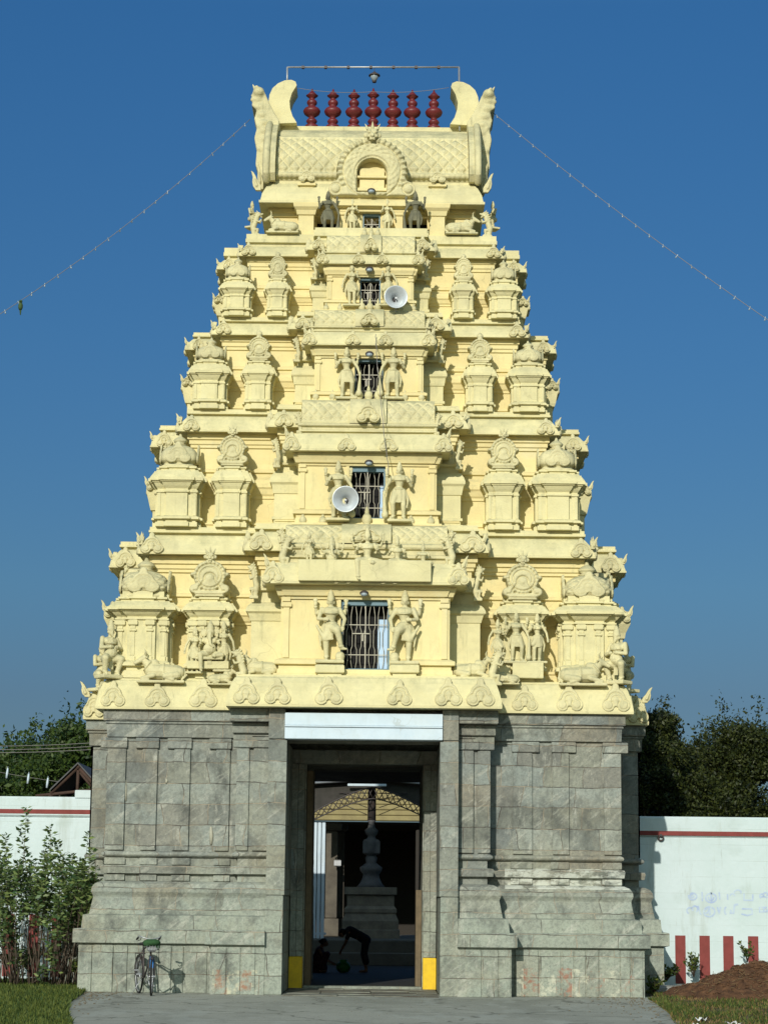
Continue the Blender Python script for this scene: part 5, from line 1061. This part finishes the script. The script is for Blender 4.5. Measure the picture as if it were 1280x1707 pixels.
a=P(818,185,3.2); z=P(1420,628,-3); wire([a,z],.0065,'string_lights','thin string of small bulbs sloping down from the right end of the roof','string lights',.16,30,26)
q=P(35,509,-1.9); m_=MB(); m_.ell((0,0,-.02),(.045,.05,.085),10); m_.ell((0,-.01,.07),(.035,.035,.035),8); m_.cap((0,0,-.08),(.0,.02,-.17),.02,.01); m_.cap((0,-.04,.07),(0,-.065,.065),.009,.003); o=link('perched_bird',m_.mesh('perched_bird',mat('bird_plumage',(.05,.09,.03),.8)),None,tuple(q)); tag(o,'small green bird perched on the left string of bulbs','bird')
wire([P(497,147,3.4),P(620,153,3.4),P(748,146,3.4)],.006,'finial_wire','slack thin wire strung across the tops of the red finials','wire',.05,10)
wire([P(627,556,.25),P(628,600,.2),P(640,720,-.35),P(648,790,-.35)],.007,'drop_cable','thin dark cable hanging down the middle of the tower front','cable',0,8,0,.008)
for i,(y,lb) in enumerate(((1237,'uppermost of the thin overhead lines behind the left wall'),(1243,'middle one of the thin overhead lines behind the left wall'),(1248,'lowest of the thin overhead lines behind the left wall'))):
    a,b_=P(-80,y+6,18),P(200,y-2,18); o=wire([a,b_],.008,'overhead_line',lb,'power line',.06,10); o['group']='overhead lines behind the left wall'
for i,(x,y) in enumerate(((12,1289),(47,1298),(79,1305))):
    q=P(x,y,12); m_=MB(); m_.tube([(0,0,-.12),(.01,0,0),(.02,0,.12)],[.025,.03,.02],6); m_.tube([(.02,0,.12),(.02,0,.16)],.006,4); tag(link('hanging_ribbon',m_.mesh('hanging_ribbon',M['white']),None,tuple(q)),('leftmost','middle','rightmost')[i]+' of three small white ribbons hanging on a cord above the left wall','ribbon','ribbons hung above the left wall')
a=P(-60,1275,12); b_=P(120,1306,12); wire([a,b_],.005,'ribbon_cord','thin cord carrying the white ribbons above the left wall','cord',.03,8)
# open timber gable of a shed behind the left wall
def shed():
    Y=9; t=empty('timber_shed',(P(125,1330,Y).x,Y,0),'timber roof frame of a shed peeping over the left wall beside the tower','shed'); ox=t.location.x
    ap=P(131,1279,Y); l=P(85,1323,Y); r=P(178,1330,Y); V=lambda p,dy=0:(p.x-ox,dy,p.z)
    m_=MB()
    for dy in (0,2.4): m_.tube([V(l,dy),V(ap,dy)],.045,6); m_.tube([V(ap,dy),V(r,dy)],.045,6); m_.tube([V(P(60,1327,Y),dy),V(P(180,1314,Y),dy)],.04,6); m_.tube([V(P(131,1284,Y),dy),V(P(129,1330,Y),dy)],.04,6); m_.tube([V(P(134,1288,Y),dy),V(P(160,1320,Y),dy)],.03,6)
    m_.tube([V(ap,-.05),V(ap,2.45)],.05,6)
    for p in (l,r): m_.tube([(p.x-ox,0,0),(p.x-ox,0,p.z)],.06,6); m_.tube([(p.x-ox,2.4,0),(p.x-ox,2.4,p.z)],.06,6)
    link('rafters',m_.mesh('rafters',mat('red_brown_timber',(.07,.04,.03),.8,(.04,.028,.02),9,.8)),t)
    m_=MB(); 
    for p,q in ((ap,r),(l,ap)):
        m_.add([(p.x-ox,-.1,p.z+.07),(q.x-ox,-.1,q.z+.07),(q.x-ox,2.6,q.z+.07),(p.x-ox,2.6,p.z+.07),(p.x-ox,-.1,p.z+.11),(q.x-ox,-.1,q.z+.11),(q.x-ox,2.6,q.z+.11),(p.x-ox,2.6,p.z+.11)],[(0,1,2,3),(7,6,5,4),(0,4,5,1),(1,5,6,2),(2,6,7,3),(3,7,4,0)])
    link('roof_sheet',m_.mesh('roof_sheet',mat('grey_roof_sheet',(.10,.105,.11),.7,(.06,.06,.06),4,.8)),t)
shed()
# ================= bicycle =================
def bicycle():
    base=P(243,1657,-1.1); t=empty('bicycle',(base.x,-1.25,0),'old black bicycle with a blue fork shield and green bag at the tower foot','bicycle',rz=R(-90+18))
    # local frame: front wheel towards +X, upright +Z
    D=M['darkmetal']; blk=mat('black_rubber',(.02,.02,.02),.8); blu=mat('blue_enamel',(.04,.22,.60),.4); grn=mat('green_cloth',(.03,.09,.03),.9,(.02,.05,.02),20,.8)
    R_=.335; fx,rx=.56,-.52
    def wheel(x,steer,name):
        w=bpy.data.objects.new(name,None); 
        m_=MB(); m_.torus((0,0,0),R_-.018,.018,48,8,rot=Matrix.Rotation(R(90),3,'X')); w=link(name,m_.mesh('tyre',blk),t,(x,0,R_),steer)
        m_=MB(); m_.torus((0,0,0),R_-.042,.010,48,6,rot=Matrix.Rotation(R(90),3,'X')); link('rim',m_.mesh('rim',M['metal']),w)
        m_=MB(); m_.cap((0,-.045,0),(0,.045,0),.022,.022,10)
        for i in range(32):
            a=2*math.pi*i/32; k=.03 if i%2 else -.03; m_.tube([(.02*math.cos(a+1),k,.02*math.sin(a+1)),(math.cos(a)*(R_-.045),0,math.sin(a)*(R_-.045))],.0016,3)
        link('spokes',m_.mesh('spokes',M['metal']),w); 
        m_=MB(); a0,a1=(20,190) if x<0 else (60,200); pts=[(math.cos(R(a))*(R_+.018),0,math.sin(R(a))*(R_+.018)) for a in range(a0,a1,8)]
        for yy in (-.018,0,.018): m_.tube([(p[0],yy,p[2]-(.006 if yy else 0)) for p in pts],.008,5)
        link('mudguard',m_.mesh('mudguard',D),w); return w
    wheel(rx,0,'rear_wheel'); st=R(-15); wheel(fx,st,'front_wheel')
    m_=MB(); T_=lambda a,b,r=.015: m_.tube([a,b],r,8)
    bb=(-.08,0,.29); seat=(-.22,0,.80); hd=(.40,0,.86); hl=(.44,0,.70)
    T_(bb,seat); T_(seat,hd) ; T_(bb,hl); T_(hd,hl,.018); 
    for k in (-1,1): m_.tube([bb,(-.3,k*.05,.31),(rx,k*.06,R_)],.009,6); m_.tube([(-.21,k*.02,.77),(rx,k*.06,R_)],.008,6)
    link('frame',m_.mesh('frame',D),t)
    m_=MB(); c,s_=math.cos(st),math.sin(st)
    for k in (-1,1): m_.tube([(.45,0,.70),(.49,k*.05*c,.62),(fx,k*.055,R_)],.011,6)
    link('fork',m_.mesh('fork',D),t)
    m_=MB(); m_.bevbox(.515,.53,-.028,.028,.48,.68,.004); link('fork_shield',m_.mesh('fork_shield',blu),t)
    m_=MB(); m_.tube([(.40,0,.86),(.385,0,.98)],.012,8); m_.tube([(.22,-.20,.99),(.33,-.20,1.03),(.43,-.13,1.0),(.42,0,.97),(.43,.13,1.0),(.33,.20,1.03),(.22,.20,.99)],.011,8)
    link('handlebar',m_.mesh('handlebar',M['metal']),t)
    m_=MB()
    for k in (-1,1): m_.cap((.15,k*.20,.97),(.27,k*.20,1.005),.017,.017,8); m_.tube([(.36,k*.16,1.01),(.32,k*.17,.96),(.22,k*.19,.95)],.006,5)
    link('grip',m_.mesh('grip',blk),t)
    m_=MB(); m_.ell((-.27,0,.88),(.13,.085,.03),14); m_.cap((-.2,0,.885),(-.08,0,.88),.04,.02); m_.tube([(-.22,0,.78),(-.24,0,.86)],.012,6); link('saddle',m_.mesh('saddle',blk),t)
    m_=MB(); m_.bevbox(-.66,-.30,-.06,.06,.70,.715,.004); m_.tube([(-.64,.055,.70),(rx,.06,R_)],.006,5); m_.tube([(-.64,-.055,.70),(rx,-.06,R_)],.006,5); link('carrier',m_.mesh('carrier',D),t)
    m_=MB(); m_.torus((-.08,.045,.29),.085,.006,24,5,rot=Matrix.Rotation(R(90),3,'X')); m_.tube([(-.08,.07,.29),(.03,.08,.16)],.01,6); m_.bevbox(.0,.07,.08,.17,.145,.17,.006); m_.tube([(-.08,-.07,.29),(-.19,-.08,.42)],.01,6); m_.bevbox(-.23,-.16,-.17,-.08,.41,.435,.006)
    m_.tube([(-.08,.05,.375),(rx,.05,R_+.035)],.005,4); m_.tube([(-.08,.05,.205),(rx,.05,R_-.035)],.005,4); link('crank',m_.mesh('crank',M['metal']),t)
    m_=MB(); m_.bevbox(.47,.55,-.08,.08,.76,.86,.03); 
    for i in range(5): m_.tube([(.565,-.1+.05*i,.74),(.57,-.1+.05*i,.87)],.004,4)
    link('front_carrier',m_.mesh('front_carrier',M['metal']),t)
    m_=MB(); m_.ell((.48,.0,.92),(.13,.16,.065),14); m_.ell((.45,.09,.86),(.08,.07,.09),10); m_.ell((.50,-.08,.90),(.08,.08,.06),10); link('cloth_bag',m_.mesh('cloth_bag',grn),t)
    m_=MB(); m_.tube([(-.12,-.04,.28),(-.16,-.20,.005)],.008,6); link('side_stand',m_.mesh('side_stand',M['metal']),t)
bicycle()
# ================= courtyard seen through the gate =================
Y0=18.; pl=MB(); zt=P(560,1566,Y0).z; pl.bevbox(-9,9,Y0,Y0+9,0,zt,.03); pl.bevbox(-9,9,Y0-.35,Y0-.003,0,zt*.5,.02)
tag(link('courtyard_platform',pl.mesh('courtyard_platform',mat('platform_stone',(.13,.12,.095),.85,(.08,.075,.06),2,.8,.01,14)),None),'raised stone platform across the courtyard behind the gate','platform')
def at(px,Y): return P(px,1500,Y).x
def z_(py,Y,px=620): return P(px,py,Y).z
PY=21.; c=at(618,PY); t=empty('stone_pedestal',(c,PY,zt),'carved square stone pedestal on the platform seen through the gateway','pedestal'); h=lambda a,b:(at(b,PY)-at(a,PY))/2
hw=h(575,661); sq=[(-hw,-hw),(hw,-hw),(hw,hw),(-hw,hw)]; zz=lambda y:z_(y,PY)-zt
m_=MB(); m_.sweep(sq,[(.09,-.0),(.09,zz(1550)),(.05,zz(1549)),(.06,zz(1535)),(-.02,zz(1524)),(-.02,zz(1522)),(.0,zz(1521)),(.0,zz(1515)),(-.07,zz(1510)),(-.07,zz(1492)),(0,zz(1491)),(0,zz(1479))])
link('base',m_.mesh('base',mat('pedestal_stone',(.20,.18,.14),.85,(.11,.10,.08),4,.8,.012,20)),t)
t=empty('lamp_pillar',(c,PY,z_(1479,PY)),'grey carved stone lamp pillar standing on the pedestal in the gateway view','pillar'); zz=lambda y:z_(y,PY)-z_(1479,PY)
k=.0171; pr=[(26,1479),(20,1473),(16,1465),(14,1458),(19,1452),(20,1446),(14,1442),(9,1438),(11,1430),(8,1426),(13,1424),(15,1418),(15,1405),(14,1400),(8,1398),(7,1394),(11,1390),(12,1384),(7,1380),(5,1372),(8,1368),(4,1364),(4,1330)]
m_=MB(); m_.lathe([(a*k*.92,zz(b)) for a,b in pr],n=22,sq=5 if 0 else 0); m_.bevbox(-.24,.24,-.2,.2,zz(1424),zz(1401),.03); link('shaft',m_.mesh('shaft',mat('blue_grey_granite',(.10,.10,.105),.7,(.06,.06,.065),6,.8,.01,20)),t)
m_=MB(); m_.lathe([(.12,zz(1368)),(.12,zz(1320)),(.10,zz(1312))],n=12); link('flagpole_foot',m_.mesh('flagpole_foot',M['darkmetal']),t)
# white post screen
SY=19.; t=empty('white_railing',(at(527,SY),SY,zt),'tall white railing of upright posts in sun at the left inside the gateway','railing'); m_=MB()
for i,px in enumerate((517,524,531,538)): x=at(px,SY)-t.location.x; m_.bevbox(x-.045,x+.045,-.05,.05,-.0,z_(1372,SY)-zt,.01)
m_.bevbox(-.28,.28,-.02,.06,.1,.16,.005); link('posts',m_.mesh('posts',M['white']),t)
# stone wall bay and pillar behind railing
dk=mat('hall_stone',(.13,.115,.09),.85,(.07,.06,.05),3,.8,.01,14)
for px,w_,Y,lb in ((552,.22,23.,'square stone hall pillar just right of the white railing in the gateway view'),(566,.16,23.6,'narrower stone hall pillar left of the pedestal in the gateway view')):
    m_=MB(); m_.bevbox(-w_,w_,-w_,w_,0,.5,.02); m_.bevbox(-w_*.75,w_*.75,-w_*.75,w_*.75,.5,3.0,.03); m_.bevbox(-w_*1.3,w_*1.3,-w_*1.3,w_*1.3,3.0,3.25,.05); t=empty('hall_pillar',(at(px,Y),Y,zt),lb,'pillar'); link('shaft',m_.mesh('shaft',dk),t)
# dark pillared hall with sunlit yellow gable above
HY=33.; t=empty('hall_building',(0,HY,0),'dark open hall with a pale yellow banded gable behind the lamp pillar','building')
m_=MB(); zb=z_(1369,HY); m_.box(-14,-9,0,8,0,zb); m_.box(9,14,0,8,0,zb); m_.box(-14,14,7.5,8,0,zb); m_.box(-14,14,.4,7.5,zb-.10,zb-.01)
for x in (-6,-3.2,-1.4,1.6,3.4,6): m_.bevbox(x-.2,x+.2,.3,.7,0,zb-.26,.03)
link('hall_wall',m_.mesh('hall_wall',mat('blacked_out_hall_stone',(.035,.03,.025),.9)),t)  # stone coloured near black to stand for the shade inside the hall
m_=MB(); W=at(720,HY)-at(500,HY); x0,x1=at(498,HY),at(728,HY); xc=(x0+x1)/2; n_=7
for i in range(n_):
    f=i/n_; a=x0+(xc-x0)*f**1.6; b=x1-(x1-xc)*f**1.6; za=zb+(z_(1305,HY)-zb)*f; zc_=zb+(z_(1305,HY)-zb)*(i+1)/n_; m_.bevbox(a,b,-.10+.02*(i%2),.3,za+.01,zc_,.03)
link('banded_gable',m_.mesh('banded_gable',mat('hall_yellow_paint',(.30,.25,.115),.8,(.2,.16,.08),3,.7)),t)
# sheet roof canopy on a lattice truss
CY_=20.2; t=empty('canopy',(at(622,CY_),CY_,0),'dark sheet roofed canopy on a steel lattice arch over the lamp pillar','canopy'); ox=t.location.x
ap=(0,z_(1300,CY_)); el=(at(505,CY_)-ox-5,z_(1309,CY_)-.35); er=(at(735,CY_)-ox+5,z_(1312,CY_)-.35)  # sides and depth stretched beyond view to block sky light over the pedestal
m_=MB(); 
for (x0,z0),(x1,z1) in ((el,ap),(ap,er)):
    m_.add([(x0,0,z0),(x1,0,z1),(x1,5.6,z1+.16),(x0,5.6,z0+.16),(x0,0,z0+.03),(x1,0,z1+.03),(x1,5.6,z1+.19),(x0,5.6,z0+.19)],[(0,1,2,3),(7,6,5,4),(0,4,5,1),(1,5,6,2),(2,6,7,3),(3,7,4,0)])
link('roof_sheet',m_.mesh('roof_sheet',mat('rusty_sheet',(.10,.09,.08),.8,(.05,.045,.04),5,.8)),t)
m_=MB(); m_.tube([(el[0],-.06,el[1]),(0,-.06,ap[1]+.02)],.035,6); m_.tube([(0,-.06,ap[1]+.02),(er[0],-.06,er[1])],.03,6); link('ridge_pipe',m_.mesh('ridge_pipe',M['metal']),t)
m_=MB(); m_.bevbox(at(577,CY_)-ox,at(642,CY_)-ox,-.12,-.06,z_(1311,CY_),z_(1307,CY_),.01); link('tube_light',m_.mesh('tube_light',M['white']),t)
m_=MB(); up=[];lo=[]
for i in range(23):
    u=-1+2*i/22; x=at(620+u*112,CY_)-ox; up.append((x,z_(1301+9*abs(u),CY_))); lo.append((x,z_(1313+46*abs(u)**1.35,CY_)))
m_.prism(up+lo[::-1],.16,.19); link('dark_infill',m_.mesh('dark_infill',mat('dark_infill_sheet',(.05,.045,.04),.8,(.025,.025,.02),6,.8)),t)  # added dark panel, coloured for the shaded underside of the roof
m_=MB(); N=22; arc1=[];arc2=[]
for i in range(N+1):
    u=-1+2*i/N; px=620+u*106; y1=1312+46*abs(u)**1.35; arc1.append((at(px,CY_)-ox,.1,z_(y1,CY_))); arc2.append((at(px,CY_)-ox,.1,z_(y1+13+6*(1-abs(u)),CY_)))
m_.tube(arc1,.022,5); m_.tube(arc2,.018,5)
for i in range(N): m_.tube([arc1[i],arc2[i+1]],.012,4); m_.tube([arc2[i],arc1[i+1]],.012,4)
for k in (-1,1):
    for j in range(4): a=(at(620+k*10,CY_)-ox,.1,z_(1322+j*12,CY_)); b=(at(620+k*(58-j*4),CY_)-ox,.1,z_(1330+j*4-8 if j<1 else 1324+j*11-14,CY_)); m_.tube([a,b],.010,4)
for x in (el[0]+2.8,er[0]-2.8): m_.tube([(x,.1,0),(x,.1,z_(1320,CY_))],.07,8)
link('lattice_truss',m_.mesh('lattice_truss',M['darkmetal']),t)
m_=MB(); p=(at(562,22.6),22.55); m_.bevbox(-.10,.10,-.08,.05,-.08,.10,.02); tag(link('switch_box',m_.mesh('switch_box',M['metal']),None,(p[0],p[1],z_(1440,22.6))),'small pale box fixed on the stone pillar in the gateway view','switch box')
# two people working in the shade behind the gate
skin=mat('brown_skin',(.16,.09,.06),.7); hair=mat('black_hair',(.01,.01,.01),.6); sari=mat('plum_cloth',(.05,.022,.035),.9,(.03,.012,.02),8,.8); shirt=mat('dark_blue_cloth',(.022,.022,.035),.9,(.015,.015,.02),8,.8)
def hands(S,p,d):
    p=Vector(p); d=Vector(d).normalized(); s_=d.cross(Vector((0,1,0))).normalized(); S.ell(p,(.038,.022,.045))
    for k in range(4): S.cap(p+s_*(.024-.016*k)+d*.03,p+s_*(.03-.02*k)+d*(.085-.008*abs(k-1)),.009,.007,6)
    S.cap(p-s_*.03,p-s_*.05+d*.04,.010,.008,6)
def person(bend,px,feet,Y,label,cloth,rz):
    x=at(px,Y); t=empty('person',(x,Y,.013),label,'person','people in the courtyard',rz); t.scale=(.86,.86,.86)
    S=MB(); K=MB(); H=MB()
    if bend:  # bent forward towards -X, legs nearly straight, arms reaching down
        hip=(.18,0,.88); ch=(-.22,0,1.10); nk=(-.36,0,1.12); hd=(-.46,0,1.06)
        for k in (-1,1):
            limb(S,[(.18,k*.10,.86),(.12,k*.12,.48),(.20,k*.12,.08)],[.095,.062,.042],False); S.cap((.20,k*.12,.045),(.02,k*.13,.035),.042,.03)
            limb(S,[(-.28,k*.17,1.08),(-.38,k*.20,.80),(-.50,k*.10,.58)],[.055,.042,.030],False); hands(S,(-.52,k*.09,.53),(-.2,0,-1))
            K.cap((.18,k*.09,.88),(.13,k*.12,.50),.115,.10); K.cap((.13,k*.12,.50),(.18,k*.12,.30),.10,.10); K.cap((-.28,k*.15,1.09),(-.34,k*.19,.92),.07,.06)
        S.cap(hip,ch,.12,.14); S.cap(ch,nk,.10,.055); S.cap(nk,hd,.055,.055); K.cap(hip,(-.02,0,1.0),.145,.135); K.cap((-.02,0,1.0),(-.26,0,1.11),.135,.15); K.cap((-.26,-.10,1.1),(-.26,.10,1.1),.095,.095)
    else:     # squatting, facing +X
        hip=(-.08,0,.22); ch=(.02,0,.58); nk=(.07,0,.70); hd=(.12,0,.80)
        for k in (-1,1):
            limb(S,[(-.08,k*.10,.22),(.22,k*.17,.48),(.06,k*.15,.07)],[.095,.065,.042],False); S.cap((.05,k*.15,.04),(.20,k*.16,.03),.04,.03)
            limb(S,[(.02,k*.17,.60),(.15,k*.20,.38),(.36,k*.08,.26)],[.052,.04,.03],False); hands(S,(.39,k*.07,.24),(1,0,-.4))
            K.cap((-.08,k*.10,.22),(.22,k*.17,.48),.12,.09); K.cap((.22,k*.17,.48),(.08,k*.15,.14),.085,.10)
        S.cap(hip,ch,.12,.13); S.cap(ch,nk,.09,.05); S.cap(nk,hd,.05,.05); K.cap((-.08,0,.20),(.02,0,.50),.17,.15); K.cap((.02,-.10,.58),(.02,.10,.58),.095,.095); K.cap((-.1,0,.10),(.1,0,.12),.16,.15)
    hd=Vector(hd); f=Vector((-1 if bend else 1,0,-.35)).normalized(); c0=hd+f*.03; S.ell(c0,(.095,.078,.115)); S.ell(c0+f*.10,(.018,.014,.022))
    for k in (-1,1): S.ell(c0+Vector((0,k*.08,0)),(.02,.012,.03)); S.ell(c0+f*.085+Vector((0,k*.03,.025)),(.012,.012,.010))
    S.ell(c0+f*.088+Vector((0,0,-.045)),(.012,.026,.008))
    H.ell(c0-f*.022+Vector((0,0,.025)),(.10,.088,.11)); H.ell(c0-f*.12,(.05,.05,.05))
    link('body',remesh(S,'body',skin,.014),t); link('clothing',remesh(K,'clothing',cloth,.018),t); link('hair',remesh(H,'hair',hair,.014),t)
person(True,600,1617,11.6,'person in dark clothes bending over the green pot in the gateway shade',shirt,0)
person(False,533,1617,11.6,'person in a plum coloured garment squatting left of the green pot in the gateway shade',sari,0)
m_=MB(); m_.lathe([(.07,0),(.13,.03),(.17,.10),(.17,.17),(.12,.24),(.08,.26),(.10,.29),(.095,.30),(.07,.26)],n=24); tag(link('water_pot',m_.mesh('water_pot',mat('green_plastic',(.015,.16,.03),.4)),None,(at(574,11.6),11.5,.013)),'bright green plastic water pot on the ground between the two people','water pot')
